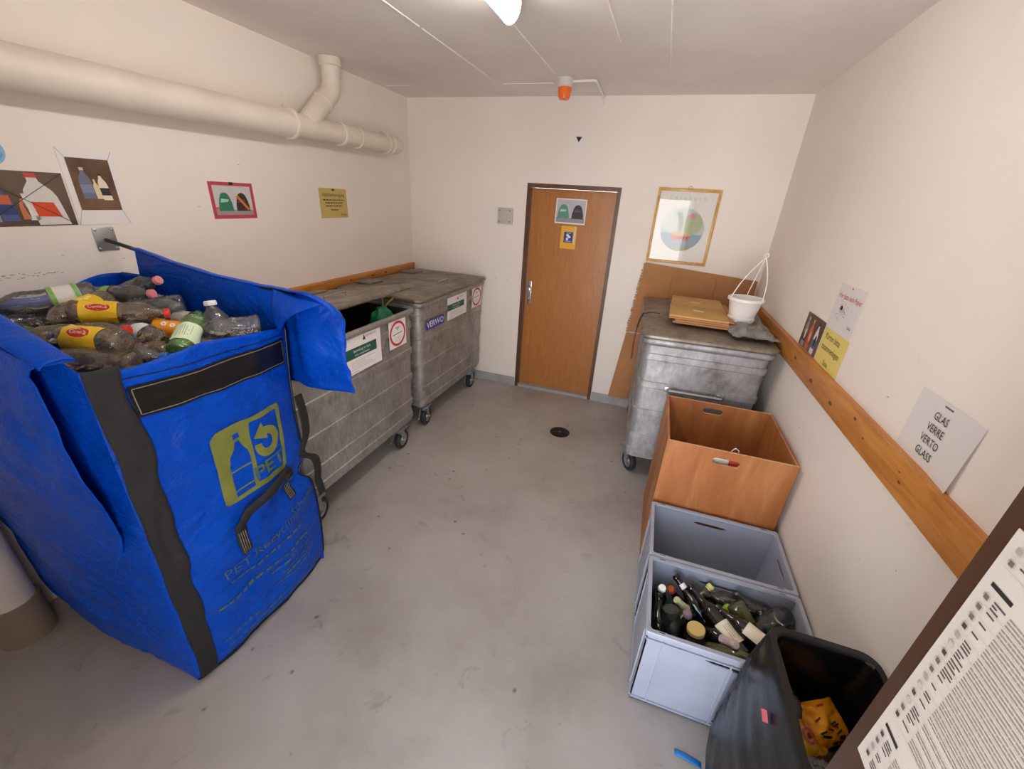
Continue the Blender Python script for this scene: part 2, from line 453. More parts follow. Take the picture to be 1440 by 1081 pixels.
for xa, xb in ((0.05, 0.3), (1.1, 1.5)):
    b.add([(xa, -.42, H + .001), (xa, -.414, H - .004), (xa, -.408, H + .001), (xb, -.42, H + .001), (xb, -.414, H - .004), (xb, -.408, H + .001)], [(0, 3, 4, 1), (1, 4, 5, 2)], M_SEAM)
struct('ceiling', b)

b = MB(); b.box((-0.15, YN - 0.2, 0), (0, 0.0, H), M_WALL)
Ml = on_left(0, 0, 0.0)
scribble(b, [(-3.10 + .0095*i + .004*sin(i*5), 1.485 + .006*sin(i*3.7) + .005*cos(i*9.1)) for i in range(24)] + [(-2.855, 1.552), (-2.632, 1.517), (-2.2, 1.75), (-1.9, 1.98), (-.55, 1.80), (-.62, 1.9), (-.5, 2.55), (-.42, 2.6), (-.35, 2.6)], M_SCUFF, Ml)
struct('wall_left', b)
b = MB(); b.box((W, YN - 0.2, 0), (W + 0.15, 0.0, H), M_WALL)
scribble(b, [(2.58, .82), (2.74, .93), (.4, 1.75), (2.32, 1.33), (1.75, .9)], M_SCUFF, on_right(0, 0, W))
struct('wall_right', b)
D0, D1, DZ = 1.2234, 2.0683, 2.03
b = MB()
b.box((-0.15, 0, 0), (D0, 0.16, H), M_WALL); b.box((D1, 0, 0), (W + 0.15, 0.16, H), M_WALL); b.box((D0, 0, DZ), (D1, 0.16, H), M_WALL)
scribble(b, [(.945, 1.147), (.952, 1.142), (1.05, 1.143), (1.066, 1.142), (1.07, 1.147), (1.05, .5), (2.25, 1.9)], M_SCUFF, on_back(0, 0, 0.0))
struct('wall_back', b)
b = MB()
b.box((-0.15, YN - 0.5, 0), (DX0, YN, H), M_WALL); b.box((DX1, YN - 0.5, 0), (W + 0.15, YN, H), M_WALL); b.box((DX0, YN - 0.5, DH), (DX1, YN, H), M_WALL)  # extra depth of this unseen wall added to cut oblique daylight
struct('wall_near', b)
b = MB()
b.box((0.0, -0.006, 0), (D0 - 0.005, 0.0, 0.10), M_SKIRT); b.box((D1 + 0.005, -0.006, 0), (W, 0.0, 0.10), M_SKIRT)
struct('baseboard_back', b)

# ------------------------------------------------------------------ inner door (door_1)
d = thing('door_1', 'orange-brown wooden door in a dark frame on the back wall', 'door', (D0, 0, 0)); d['kind'] = 'structure'
dw = D1 - D0
b = MB()
b.box((0, -0.004, 0), (0.035, 0.13, DZ), M_DOORFRAME); b.box((dw - 0.035, -0.004, 0), (dw, 0.13, DZ), M_DOORFRAME)
b.box((0.035, -0.004, DZ - 0.035), (dw - 0.035, 0.13, DZ), M_DOORFRAME)
b.build('frame', d)
b = MB(); b.box((0.035, 0.0, 0), (dw - 0.035, 0.13, 0.03), M_SKIRT); b.build('threshold', d)
b = MB(); b.box((0.037, 0.05, 0.033), (dw - 0.037, 0.092, DZ - 0.037), M_DOOR); leaf = b.build('leaf', d)
b = MB()
b.box((0.062, 0.043, 0.92), (0.098, 0.0495, 1.15), M_CHROME, bev=0.003)
b.lathe([(.011, 0), (.011, .03), (.024, .036), (.028, .05), (.024, .062), (.008, .066)], M_CHROME, Matrix.Translation((0.083, 0.043, 1.075)) @ Matrix.Rotation(radians(90), 4, 'X'), 20)
b.lathe([(.009, 0), (.009, .006)], M_STEEL, Matrix.Translation((0.08, 0.043, 0.975)) @ Matrix.Rotation(radians(90), 4, 'X'), 16)
b.build('door_handle', d, 'chrome handle plate with a round knob')

# entrance leaf standing open at the right (door_2)
d2 = thing('door_2', 'dark brown entrance door leaf standing open at the right edge', 'door', (2.86, -4.318, 0)); d2['kind'] = 'structure'
b = MB(); b.box((0, 0, 0.01), (0.042, 0.842, 2.0), M_ENTRY, bev=0.002); b.build('leaf', d2)
b = MB()
for z in (0.25, 1.75): b.tube([(0.05, 0.004, z - .05), (0.05, 0.004, z + .05)], 0.007, M_STEEL)
b.build('hinge', d2)

# wooden bump rails
def rail(x0, x1, y0, y1, z0, z1, label, knots, side):
    b = MB(); b.box((x0, y0, z0), (x1, y1, z1), M_RAIL, bev=0.003)
    for y, z, r in knots:
        if side > 0: b.ell(-y, z, r*1.5, r*0.7, 0.0004, M_RAILKNOT, on_right(0, 0, x0), 14)
        else: b.ell(y, z, r*1.5, r*0.7, 0.0004, M_RAILKNOT, on_left(0, 0, x1), 14)
    return solo('wooden_rail', b, label, 'rail')
rail(W - 0.031, W - 0.001, YN + 0.005, -0.03, 1.113, 1.231, 'long pine bump rail fixed along the right wall', [(-1.45, 1.18, .012), (-1.75, 1.16, .014), (-2.02, 1.16, .012), (-2.25, 1.2, .008), (-2.62, 1.165, .006), (-2.6, 1.19, .004), (-2.35, 1.17, .005)], 1)
rail(0.001, 0.028, -2.55, -0.02, 1.148, 1.214, 'pine bump rail on the left wall behind the two metal bins', [(-.55, 1.18, .012), (-.75, 1.175, .01), (-1.05, 1.18, .01)], -1)

# ------------------------------------------------------------------ pipes
p = thing('drain_pipe', 'thick cream drain pipe along the top of the left wall with an upward branch', 'pipe', (0, 0, 0))
PX, PZ, PR_ = 0.115, 2.225, 0.078
b = MB(); b.tube([(PX, YN + 0.01, PZ - .03), (PX, -1.58, PZ + .015)], PR_, M_PIPE, n=28)
b.tube([(PX, -1.58, PZ + .017), (PX, -0.40, PZ + .03)], 0.068, M_PIPE, n=28)
b.tube([(PX, -0.41, PZ + .03), (PX, -0.36, PZ + .03)], [0.068, 0.055], M_PIPE, n=28)
b.build('pipe_run', p)
b = MB()
b.tube([(PX, -1.45, PZ + .02), (PX + .005, -1.30, PZ + .16), (PX + .01, -1.19, PZ + .25), (PX + .01, -1.165, PZ + .31), (PX + .01, -1.16, H - .004)], [.062, .062, .062, .06, .058], M_PIPE, n=24)
b.build('branch_pipe', p)
def collar(y, r, zoff):
    b = MB(); b.tube([(PX, y - .012, PZ + zoff), (PX, y - .008, PZ + zoff), (PX, y + .008, PZ + zoff), (PX, y + .012, PZ + zoff)], [r - .004, r, r, r - .004], M_PIPE, n=28)
    b.tube([(PX - .03, y, PZ + zoff + r - .006), (PX - .03, y, PZ + zoff + r + .012)], .007, M_PIPE, n=8)
    b.build('collar', p)
collar(-1.58, .088, .016); collar(-1.12, .079, .021); collar(-0.93, .077, .024); collar(-0.56, .077, .028); collar(-0.50, .077, .028)
for y, z, r in ((-1.265, PZ + .185, .069), (-1.16, H - .085, .066)):
    b = MB()
    if z < 2.5:
        dv = Vector((0.005, .11, .1)).normalized(); c = Vector((PX + .006, y, z))
        b.tube([c - dv*.014, c - dv*.01, c + dv*.01, c + dv*.014], [r - .005, r, r, r - .005], M_PIPE, n=24)
    else:
        b.tube([(PX + .01, y, z - .03), (PX + .01, y, z + .03), (PX + .01, y, z + .035), (PX + .01, y, H - .003)], [r - .004, r - .004, r + .006, r + .006], M_PIPE, n=24)
    b.build('branch_collar', p)
# hangers tie the run to the wall
for y in (-1.58, -1.12, -0.93, -0.56):
    b = MB(); b.tube([(0.001, y, PZ + .02), (PX - .05, y, PZ + .02)], .008, M_PIPE, n=8); b.build('pipe_bracket', p)

p2 = thing('floor_pipe', 'cream vertical pipe rising from the floor beside the blue bag', 'pipe', (0.105, -3.50, 0))
b = MB(); b.lathe([(.076, .12), (.076, 2.0)], M_PIPE, None, 28); b.build('pipe', p2)
b = MB(); b.lathe([(.088, 0), (.088, .2), (.078, .205)], mat('brown_socket', '#8b7a69', 0.6), None, 28); b.build('socket', p2)

# ------------------------------------------------------------------ ceiling lamp, alarm light
p = thing('ceiling_lamp', 'white fluorescent tube light on the ceiling', 'lamp', (1.655, -2.44, H))
b = MB(); b.box((-.05, -.61, -.03), (.05, .61, 0), M_WHITE, bev=.004); b.build('base', p)
ML, ntl, Nl, Ll, Pl = newmat('lit_diffuser')
Pl.inputs['Base Color'].default_value = (1, 1, 1, 1)
Pl.inputs['Emission Color'].default_value = (1.0, 0.94, 0.88, 1); Pl.inputs['Emission Strength'].default_value = LAMP_STRENGTH
b = MB()
R2 = Matrix.Rotation(radians(-90), 4, 'X')
b.loft([[(.047*cos(a), y, -.03 - .075*sin(a)) for a in [pi*j/12 for j in range(13)]] for y in (-.6, .6)], ML)
b.build('diffuser', p, 'glowing diffuser')
for y in (-.608, .6):
    b = MB(); b.loft([[(.05*cos(a), yy, -.028 - .079*sin(a)) for a in [pi*j/12 for j in range(13)]] for yy in (y, y + .008)], M_WHITE)
    b.build('end_cap', p)

p = thing('alarm_light', 'orange warning light on a white base at the ceiling above the door', 'alarm light', (1.616, -0.53, H))
b = MB(); b.lathe([(.054, 0), (.056, -.012), (.056, -.05), (.05, -.056)], M_OFFWHITE, None, 28); b.build('base', p)
b = MB(); b.lathe([(.046, -.055), (.047, -.07), (.042, -.105), (.036, -.125), (.028, -.128)], M_ORANGE, None, 28)
for j in range(14):
    a = 2*pi*j/14; b.tube([(.0465*cos(a), .0465*sin(a), -.06), (.0395*cos(a), .0395*sin(a), -.115)], .003, M_ORANGE, n=6)
b.build('lens', p, 'orange ribbed lens')
b = MB(); b.tube([(.055, 0, -.02), (.20, 0, -.016), (.215, .012, -.016), (.205, .50, -.016), (.205, .525, -.02), (.205, .528, -.06)], .009, M_WHITE); b.build('conduit', p)

# small fittings on the back wall
p = thing('junction_box', 'square light grey junction box on the back wall left of the door', 'box', M=on_back(1.025, 1.737, -0.001))
b = MB(); b.box((-.075, -.07, 0), (.075, .07, .022), flat('#c3c0bc'), bev=.004); b.build('box', p)
b = MB(); b.box((-.066, -.061, .0225), (.066, .061, .030), flat('#bcb9b5'), bev=.003)
for sx in (-1, 1):
    for sy in (-1, 1): b.lathe([(.006, .03), (.006, .032)], M_GREYINK, Matrix.Translation((sx*.052, sy*.048, 0)), 10)
b.build('cover', p)
b = MB(); b.box((-.045, -.045, 0), (.045, .045, .002), M_PAPER); b.poly([(-.026, .014), (.026, .014), (0, -.028)][::-1], .0026, M_BLACK, None)
solo('arrow_sign', b, 'small white sign with a black down arrow above the door', 'sign', M=on_back(1.652, 2.385))

# floor drain
p = thing('floor_drain', 'round black floor drain in the grey floor', 'drain', (1.92, -0.79, 0))
b = MB(); b.lathe([(.088, .0005), (.088, .004), (.078, .005)], M_BLACKPL, None, 30); b.build('rim', p)
b = MB()
for rr0 in (.07, .053, .036, .02):
    b.loft([[((rr0 + d_)*cos(2*pi*j/28), (rr0 + d_)*sin(2*pi*j/28), .0075) for j in range(28)] for d_ in (-.008, 0)], M_RUBBER, None, False, False)
for j in range(8): b.box((0, -.003, .0055), (.078, .003, .0078), M_RUBBER, Matrix.Rotation(pi*j/4, 4, 'Z'))
b.lathe([(.012, .006), (.012, .009)], M_GREYINK, None, 14)
b.build('grate', p)

# ------------------------------------------------------------------ metal wheeled bins
def caster(parent, x, y, rz, metal=None):
    c = MB(); metal = metal or M_STEEL
    c.box((-.05, -.05, .19), (.05, .05, .204), metal, bev=.002)
    c.tube([(0, 0, .165), (0, 0, .195)], .03, metal, n=14)
    for s in (-1, 1):
        c.prism([(-.028, .17), (.028, .17), (.045, .085), (.03, .065), (.015, .07)], s*.03 - .0025, s*.03 + .0025, metal, Matrix.Rotation(radians(90), 4, 'X'))
    c.box((-.03, -.033, .158), (.03, .033, .168), metal)
    c.tube([(.03, -.04, .08), (.03, .04, .08)], .009, metal, n=10)
    c.tube([(-.045, .02, .16), (-.10, .01, .13), (-.13, 0, .125)], .007, metal, n=8)
    o = c.build('caster', parent); o.location = (x, y, 0); o.rotation_euler = (0, 0, rz)
    A = Matrix.Translation((.03, 0, .08)) @ Matrix.Rotation(radians(90), 4, 'X')
    t = MB(); t.lathe([(.052, -.021), (.072, -.021), (.079, -.013), (.08, 0), (.079, .013), (.072, .021), (.052, .021), (.052, -.021)], M_RUBBER, A, 30, False, False); t.build('tyre', o)
    h = MB(); h.lathe([(.014, -.024), (.018, -.023), (.022, -.012), (.044, -.01), (.052, -.017), (.0525, 0), (.052, .017), (.044, .01), (.022, .012), (.018, .023), (.014, .024)], metal, A, 26); h.build('hub', o)

BHX, BHY = 0.372, 0.592
def metal_bin(label, loc, rz, body_m, lid_m, lid_tilt=0.0, handle=True):
    t = thing('metal_bin', label, 'waste container', loc, rz, 'wheeled metal waste bins')
    b = MB(); rings = []
    def off(z):
        o = 0.0
        for zr in (1.02, .82, .61, .40, .28):
            if zr - .0405 < z < zr + .0005: o = .0075
        return o
    zs = [.205, .212, .220]
    z = .24
    for zr in (.28, .40, .61, .82, 1.02): zs += [zr - .045, zr - .040, zr, zr + .005]
    zs += [1.075]
    for z in zs:
        tp = (z - .2) / .9; ins = .012 if z < .21 else 0
        o = off(z) - ins
        rings.append(rr(BHX - .012*(1 - tp) + o, BHY - .022*(1 - tp) + o, .05, z))
    for z, o in ((1.085, .016), (1.095, .022), (1.115, .022), (1.124, .016), (1.124, .004), (1.11, -.006), (.9, -.008), (.26, -.024)):
        rings.append(rr(BHX + o, BHY + o, .055, z))
    n_out = len(zs) + 5
    b.loft(rings[:n_out + 1], body_m, cap1=False)
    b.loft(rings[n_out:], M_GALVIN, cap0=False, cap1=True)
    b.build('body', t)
    # lid hinged on the -x side
    hinge = Vector((-BHX - .006, 0, 1.13))
    L = MB(); lr = []
    for z, o in ((-.008, .012), (-.012, .024), (-.002, .034), (.012, .034), (.02, .024), (.022, .0), (.026, -.03), (.030, -.12), (.034, -.3)):
        lr.append(rr(BHX + o, BHY + o, .06 if o > -.1 else .02, z))
    L.loft(lr, lid_m)
    lid = L.build('lid', t, sharp=30)
    lid.matrix_local = Matrix.Translation(hinge) @ Matrix.Rotation(-lid_tilt, 4, 'Y') @ Matrix.Translation((BHX + .006, 0, .006))
    h = MB() if handle else None
    if handle: h.tube([(BHX - .13, -.09, .035), (BHX - .13, -.09, .06), (BHX - .13, .09, .06), (BHX - .13, .09, .035)], .005, M_STEEL, n=8); h.build('lid_handle', lid)
    for y in (-.33, .33):
        g = MB(); g.box((-.02, y - .09, 1.06), (.05, y + .09, 1.10), M_GALVD, Matrix.Translation((-BHX - .02, 0, 0)), .004)
        g.tube([(-BHX - .012, y - .1, 1.13), (-BHX - .012, y + .1, 1.13)], .011, M_GALVD, n=10)
        g.build('hinge', t)
        g2 = MB(); g2.box((-BHX + .0, y - .09, .03), (-BHX + .16, y + .09, .046), M_GALVD, bev=.006); g2.build('hinge_plate', lid)
    return t

def bin_sticker(t, kind, y, z, w, h):
    b = MB(); b.box((-w/2, -h/2, 0), (w/2, h/2, .001), M_PAPER)
    if kind == 'notice':
        b.text('KEHRICHT', w*.22, h*.36, h*.09, .0016, M_GREYINK, None)
        b.poly([(-w*.02, h*.28), (w*.06, h*.28), (w*.02, h*.42)], .0016, M_BLACK, None)
        b.rect(-w*.5, -h*.1, w*.36, h*.17, .0014, flat('#1f5a4a'), None)
        b.text('Sammlung im Sack', -w*.06, h*.08, h*.10, .0019, M_PAPER, None, sx=.9)
        b.text('bitte verschliessen', -w*.06, -h*.03, h*.085, .0019, M_PAPER, None, sx=.9)
        for k in range(5): b.rect(-w*.38, -h*(.18 + .05*k) - h*.012, w*(.3 - .1*((k*3) % 4)), -h*(.18 + .05*k), .0016, M_LINK, None)
        b.rect(-w*.44, -h*.46, -w*.2, -h*.44, .0016, M_LINK, None)
    elif kind == 'ring':
        b.ring(0, 0, w*.46, h*.46, w*.085, .0016, M_REDINK, None)
        b.poly([(-w*.14, h*.25), (w*.14, h*.25), (0, h*.10)][::-1], .0016, flat('#b8a8a8'), None)
        b.line((-w*.28, -h*.02), (w*.28, h*.02), h*.03, .0016, M_GREYINK, None)
        for k in range(3): b.rect(-w*.2, -h*(.12 + .07*k) - .003, w*.18, -h*(.12 + .07*k), .0016, M_LINK, None)
    elif kind == 'plate':
        b = MB(); b.box((-w/2, -h/2, 0), (w/2, h/2, .001), flat('#3a3a96'))
        b.text('VERWO', 0, 0, h*.92, .0016, M_PAPER, None, sx=1.1, bold=.006*h)
    o = b.build({'notice': 'notice_sticker', 'ring': 'warning_sticker', 'plate': 'maker_plate'}[kind], t,
                {'notice': 'white sticker with a dark green band', 'ring': 'white sticker with a red ring', 'plate': 'blue plate lettered in white'}[kind])
    o.matrix_local = on_left(y, z, BHX + .0085)

RA = radians(-1.6)
binA = metal_bin('closed dirty metal bin on wheels in the far left corner of the room', (0.455, -0.660, 0), RA, M_GALV, M_GALVD)
bin_sticker(binA, 'plate', -.375, .925, .29, .075); bin_sticker(binA, 'notice', .015, .985, .37, .20); bin_sticker(binA, 'ring', .425, .99, .215, .19)
binB = metal_bin('metal bin with propped-up lid and a dark gap between the bag and the corner bin', (0.452, -1.985, 0), radians(-.5), M_GALV, M_GALVD, radians(10.5))
bin_sticker(binB, 'notice', .015, .975, .34, .245); bin_sticker(binB, 'ring', .38, .985, .205, .195)
binR = metal_bin('bright metal bin at the right wall carrying flattened cardboard boxes', (2.835, -0.675, 0), radians(182.2), M_GALVB, M_GALVD, handle=False)
for t, yaws in ((binA, (10, 5, -20, 15)), (binB, (8, 3, 12, -15)), (binR, (20, 30, 100, 75))):
    for (x, y), a in zip(((.325, -.50), (.325, .40), (-.31, .42), (-.31, -.46)), yaws):
        caster(t, x, y, radians(a + (90 if t is not binR else 90)), M_STEEL)
# bar handle on the near end of the right bin
b = MB()
b.tube([(-.15, BHY + .012, .79), (-.15, BHY + .05, .80), (.17, BHY + .05, .80), (.17, BHY + .012, .79)], .011, M_STEEL, n=12)
for x in (-.15, .17): b.box((x - .025, BHY - .012, .77), (x + .025, BHY + .012, .81), M_STEEL, bev=.003)
b.build('bar_handle', binR)

# knotted green bag inside the open bin
def blob(mb, m, r, seed, M=None, n=20, amp=.25, sc=2.2):
    bm = bmesh.new(); bmesh.ops.create_icosphere(bm, subdivisions=4, radius=1)
    for v in bm.verts:
        q = v.co.normalized()
        d = 1 + amp*noise.noise(q*sc + Vector((seed, 0, 0))) + amp*.5*abs(noise.noise(q*sc*2.7 + Vector((0, seed, 0))))
        v.co = Vector((q.x*r[0], q.y*r[1], q.z*r[2])) * d
    mb.bm(bm, m, M)
t = thing('green_rubbish_bag', 'knotted green rubbish bag inside the bin with the propped-up lid', 'rubbish bag', (0.66, -1.535, 0.90))
b = MB(); blob(b, mat('green_bag_film', '#3fbf80', 0.3, col2='#2a9a62', scale=14, bmp=.5, bscale=20), (.10, .105, .225), 3.0); b.build('bag', t)
b = MB(); b.tube([(.02, 0, .22), (.05, .02, .27), (.085, .03, .30)], .006, flat('#b59a45'), n=6); b.tube([(.02, 0, .24), (-.01, .03, .29), (.0, .07, .30)], .006, flat('#b59a45'), n=6)
b.build('tie', t, 'yellow tie')

# ------------------------------------------------------------------ plates with a cut-out
def plate_hole(mb, w, h, t, hole, m, M, edge_m=None):
    """plate in the u,v plane (u 0..w, v 0..h, thickness t) with one slot: hole = (cu, cv, hw, hh, r)"""
    cu, cv, hw, hh, r = hole
    angs = sorted(set([2*pi*j/40 for j in range(40)] + [math.atan2(sv*1.0 - 0, su) for su in () for sv in ()]))
    extra = [math.atan2(y - cv, x - cu) % (2*pi) for x in (0, w) for y in (0, h)]
    angs = sorted(angs + extra)
    inner, outer = [], []
    for a in angs:
        c, s_ = cos(a), sin(a)
        tx = ((w - cu) / c if c > 1e-9 else (-cu / c if c < -1e-9 else 1e9)); ty = ((h - cv) / s_ if s_ > 1e-9 else (-cv / s_ if s_ < -1e-9 else 1e9))
        k = min(tx, ty); outer.append((cu + c*k, cv + s_*k))
        lo, hi = 0.0, hw + hh
        for _ in range(26):
            mid = (lo + hi) / 2; x, y = abs(c*mid), abs(s_*mid)
            dx, dy = max(x - (hw - r), 0), max(y - (hh - r), 0)
            if x <= hw and y <= hh and dx*dx + dy*dy <= r*r: lo = mid
            else: hi = mid
        inner.append((cu + c*lo, cv + s_*lo))
    n = len(angs); V = []
    for z in (0, t): V += [(x, y, z) for x, y in outer] + [(x, y, z) for x, y in inner]
    F, E_ = [], []
    for j in range(n):
        k = (j + 1) % n
        F.append((j, n + j, n + k, k)); F.append((2*n + j, 2*n + k, 3*n + k, 3*n + j))
        E_.append((j, k, 2*n + k, 2*n + j)); E_.append((n + k, n + j, 3*n + j, 3*n + k))
    mb.add(V, F, m, M); mb.add(V, E_, edge_m or m, M)

def frame_M(o, u, v):
    u, v = Vector(u), Vector(v); w_ = u.cross(v)
    return Matrix(((u.x, v.x, w_.x, o[0]), (u.y, v.y, w_.y, o[1]), (u.z, v.z, w_.z, o[2]), (0, 0, 0, 1)))

# wooden box (open top)
t = thing('wooden_box', 'tall open plywood box with oval hand holes standing before the right bin', 'box', (2.680, -1.985, 0))
BW, BD, BH, BT = .603, .59, .80, .012
for nm, o, u, L_, hole in (('front_panel', (0, 0, 0), (1, 0, 0), BW, (.292, .738, .065, .019, .0189)), ('back_panel', (BW, BD, 0), (-1, 0, 0), BW, (BW - .282, .748, .058, .02, .0199))):
    b = MB(); plate_hole(b, L_, BH, -BT, hole, M_PLY, frame_M(o, u, (0, 0, 1)), M_PLYEDGE)
    b.build(nm, t)
for nm, x in (('side_panel', 0), ('side_panel', BW - BT)):
    b = MB(); b.box((x, BT, 0), (x + BT, BD - BT, BH - .001), M_PLY); b.build(nm, t)
b = MB(); b.box((BT, BT, .01), (BW - BT, BD - BT, .022), M_PLY); b.build('bottom_panel', t)

# crates
def crate(label, loc, mm, front):
    t = thing('plastic_crate', label, 'crate', loc, 0, 'grey stacking crates at the right wall')
    w, d_, h, th = .60, .380, .42, .005
    b = MB()
    plate_hole(b, w, h, -th, (w*.5, .362, .085, .009, .004), mm, frame_M((0, 0, 0), (1, 0, 0), (0, 0, 1)))
    plate_hole(b, w, h, -th, (w*.5, .362, .085, .009, .004), mm, frame_M((w, d_, 0), (-1, 0, 0), (0, 0, 1)))
    plate_hole(b, d_, h, -th, (d_*.5, .362, .065, .009, .004), mm, frame_M((w, 0, 0), (0, 1, 0), (0, 0, 1)))
    plate_hole(b, d_, h, -th, (d_*.5, .362, .065, .009, .004), mm, frame_M((0, d_, 0), (0, -1, 0), (0, 0, 1)))
    b.box((0, 0, 0), (w, d_, .006), mm)
    b.build('walls', t)
    b = MB()
    r0 = [rr(w/2 + o, d_/2 + o, .012, z, cx=w/2, cy=d_/2) for z, o in ((.400, .0015), (.400, .009), (.418, .010), (.423, .007), (.423, -.008), (.412, -.010), (.405, -.006))]
    b.loft(r0, mm, cap0=False, cap1=False)
    for x in (.05, .54):
        for y in (-.002, d_ - .008):
            b.box((x - .02, y, .4225), (x + .02, y + .01, .4245), mm); b.box((x - .012, y + .003, .4244), (x + .012, y + .007, .4247), M_BLACK)
    b.build('rim', t)
    b = MB()
    for x in ((.06, .30) if front else (.06, .54)): b.box((x, -.005, .02), (x + .006, 0.0, .385), mm)
    b.box((0, -.006, .375), (w, 0, .382), mm); b.box((0, -.006, .012), (w, 0, .022), mm)
    for y in (.05, .335): b.box((-.005, y, .02), (0, y + .006, .39), mm)
    b.box((-.006, 0, .375), (0, d_, .382), mm); b.box((-.006, 0, .012), (0, d_, .022), mm)
    b.build('ribs', t)
    if front:
        b = MB(); b.box((.312, -.0045, .03), (.585, -.0005, .352), M_CRATEB, bev=.001); b.build('front_flap', t, 'darker grey flap')
        b = MB(); b.box((.312, -.002, .355), (.585, -.0004, .372), M_BLACK); b.build('flap_slot', t)
    return t
crate('grey plastic crate filled with empty glass bottles, nearer of the two crates', (2.681, -2.806, 0), M_CRATE, True)
crate('empty grey plastic crate between the bottle crate and the plywood box', (2.681, -2.402, 0), M_CRATE, False)

# ------------------------------------------------------------------ cardboard behind the right bin
def cb_panel(mb, x0, x1a, z0, z1l, z1r, y0, y1, th=.005):
    pass
t = thing('cardboard_sheet', 'large brown cardboard sheet standing against the back wall behind the right bin', 'cardboard', (0, 0, 0))
def slab(mb, tl, tr, br, bl, th, m, em):
    V = [tl, tr, br, bl]; Vb = [(x, y + th, z) for x, y, z in V]
    mb.add(V + Vb, [(0, 3, 2, 1), (4, 5, 6, 7)], m); mb.add(V + Vb, [(0, 1, 5, 4), (1, 2, 6, 5), (2, 3, 7, 6), (3, 0, 4, 7)], em)
b = MB()
slab(b, (2.372, -.022, 1.442), (3.290, -.022, 1.378), (3.290, -.030, .80), (2.318, -.030, .80), .006, M_CARD, M_CARDEDGE)
b.build('upper_panel', t)
b = MB()
slab(b, (2.312, -.030, .785), (3.280, -.030, .785), (3.28, -.055, .11), (2.245, -.055, .11), .006, M_CARD, M_CARDEDGE)
b.build('lower_panel', t)
b = MB()
rs = random.Random(4)
for k in range(26):
    z = .80 + .64*k/26; x = 2.318 + .054*k/26
    b.box((x - .008 - rs.random()*.01, -.034, z), (x + .004, -.026, z + .012 + rs.random()*.012), M_CARDEDGE)
b.build('torn_edge', t, 'pale torn edge')
for x in (2.62, 2.98):
    b = MB(); b.box((x - .002, -.0325, .83), (x + .002, -.0295, 1.36), mat('cardboard_crease', '#97663f', 0.8)); b.build('crease', t)

# flattened boxes stacked on the lid of the right bin
LZ = 1.190
names = ['flattened cardboard box at the bottom of the stack on the right bin', 'flattened cardboard box second from the bottom of the stack on the right bin',
         'flattened cardboard box just beneath the topmost one on the right bin', 'tan flattened cardboard box with a fold line, topmost of the stack on the right bin']
for k in range(4):
    t = thing('flattened_box', names[k], 'cardboard box', (2.815 + (.02, .012, -.004, -.012)[k], -.71, LZ + .014*k), radians((-2, 1, -3, -2)[k]), 'flattened boxes on the right bin')
    b = MB(); w, l = (.185, .36)
    mm = M_CARD2 if k == 3 else M_CARD
    b.box((-w, -l, 0), (w, .03, .012), mm, bev=.001); b.box((-w + .006, .034, 0), (w - .004, l, .0125), mm, bev=.001)
    b.build('panel', t)
    b = MB(); b.box((w + .001, -l + .02, .002), (w + .035, l - .10, .006), M_CARD, Matrix.Rotation(radians(6), 4, 'Y') @ Matrix.Translation((0, 0, .018)))
    b.build('flap', t)
    if k == 3:
        b = MB()
        b.rect(-.03, -.17, .04, -.12, .0126, flat('#d8c39a'), None); b.build('rubbed_mark', t, 'pale rubbed mark')
        b = MB(); b.rect(-.05, .13, .03, .17, .0129, flat('#d2ba8c'), None); b.build('rubbed_mark', t, 'pale rubbed mark')

# hanging pot
t = thing('hanging_pot', 'white plastic hanging flower pot standing on the right bin', 'flower pot', (3.075, -.86, LZ + .025))
b = MB(); b.lathe([(.001, .006), (.074, .004), (.078, 0), (.083, .012), (.085, .03), (.079, .034), (.1, .135), (.104, .14), (.112, .142), (.113, .158), (.108, .162), (.1, .16), (.097, .14), (.07, .03), (.001, .02)], M_WHITE, None, 36)
b.build('pot', t)
for a in (200, 320, 80):
    x, y = .108*cos(radians(a)), .108*sin(radians(a))
    b = MB(); pts = []
    for j in range(9):
        q = j / 8; pts.append((x*(1 - q) + .045*q + .02*sin(pi*q)*cos(radians(a)), y*(1 - q) + .0*q + .02*sin(pi*q)*sin(radians(a)), .155 + .27*q))
    b.tube(pts, .0035, M_WHITE, n=8); b.lathe([(.001, -.006), (.008, 0), (.001, .006)], M_WHITE, Matrix.Translation((x, y, .158)), 10)
    b.build('hanger_strand', t)
b = MB(); b.tube([(.045 + .012*cos(q), 0, .435 + .014*sin(q)) for q in [pi*(1.5 + 1.6*j/10) for j in range(11)]], .0035, M_WHITE, n=8); b.build('hook', t)

# crumpled grey film under the pot
def crumple_sheet(w, l, amp, seed, nu=26, nv=26):
    def fn(u, v):
        x, y = (u - .5)*w, (v - .5)*l
        z = amp*abs(noise.noise(Vector((x*9, y*9, seed)))) + amp*.5*abs(noise.noise(Vector((x*22, y*22, seed + 5))))
        e = min(u, 1 - u, v, 1 - v)
        return (x + .02*noise.noise(Vector((y*12, seed, 0))), y + .02*noise.noise(Vector((x*12, seed, 3))), z * min(1, .3 + e*6) + .002)
    return fn
b = MB(); b.grid(crumple_sheet(.27, .62, .07, 2.0), 34, 40, mat('grey_crumpled_film', '#8f8c88', 0.3, col2='#77736f', scale=12, bmp=.5, bscale=25))
solo('crumpled_film', b, 'crumpled grey plastic film under the white pot on the right bin', 'plastic film', (3.105, -.90, LZ - .004), radians(3))
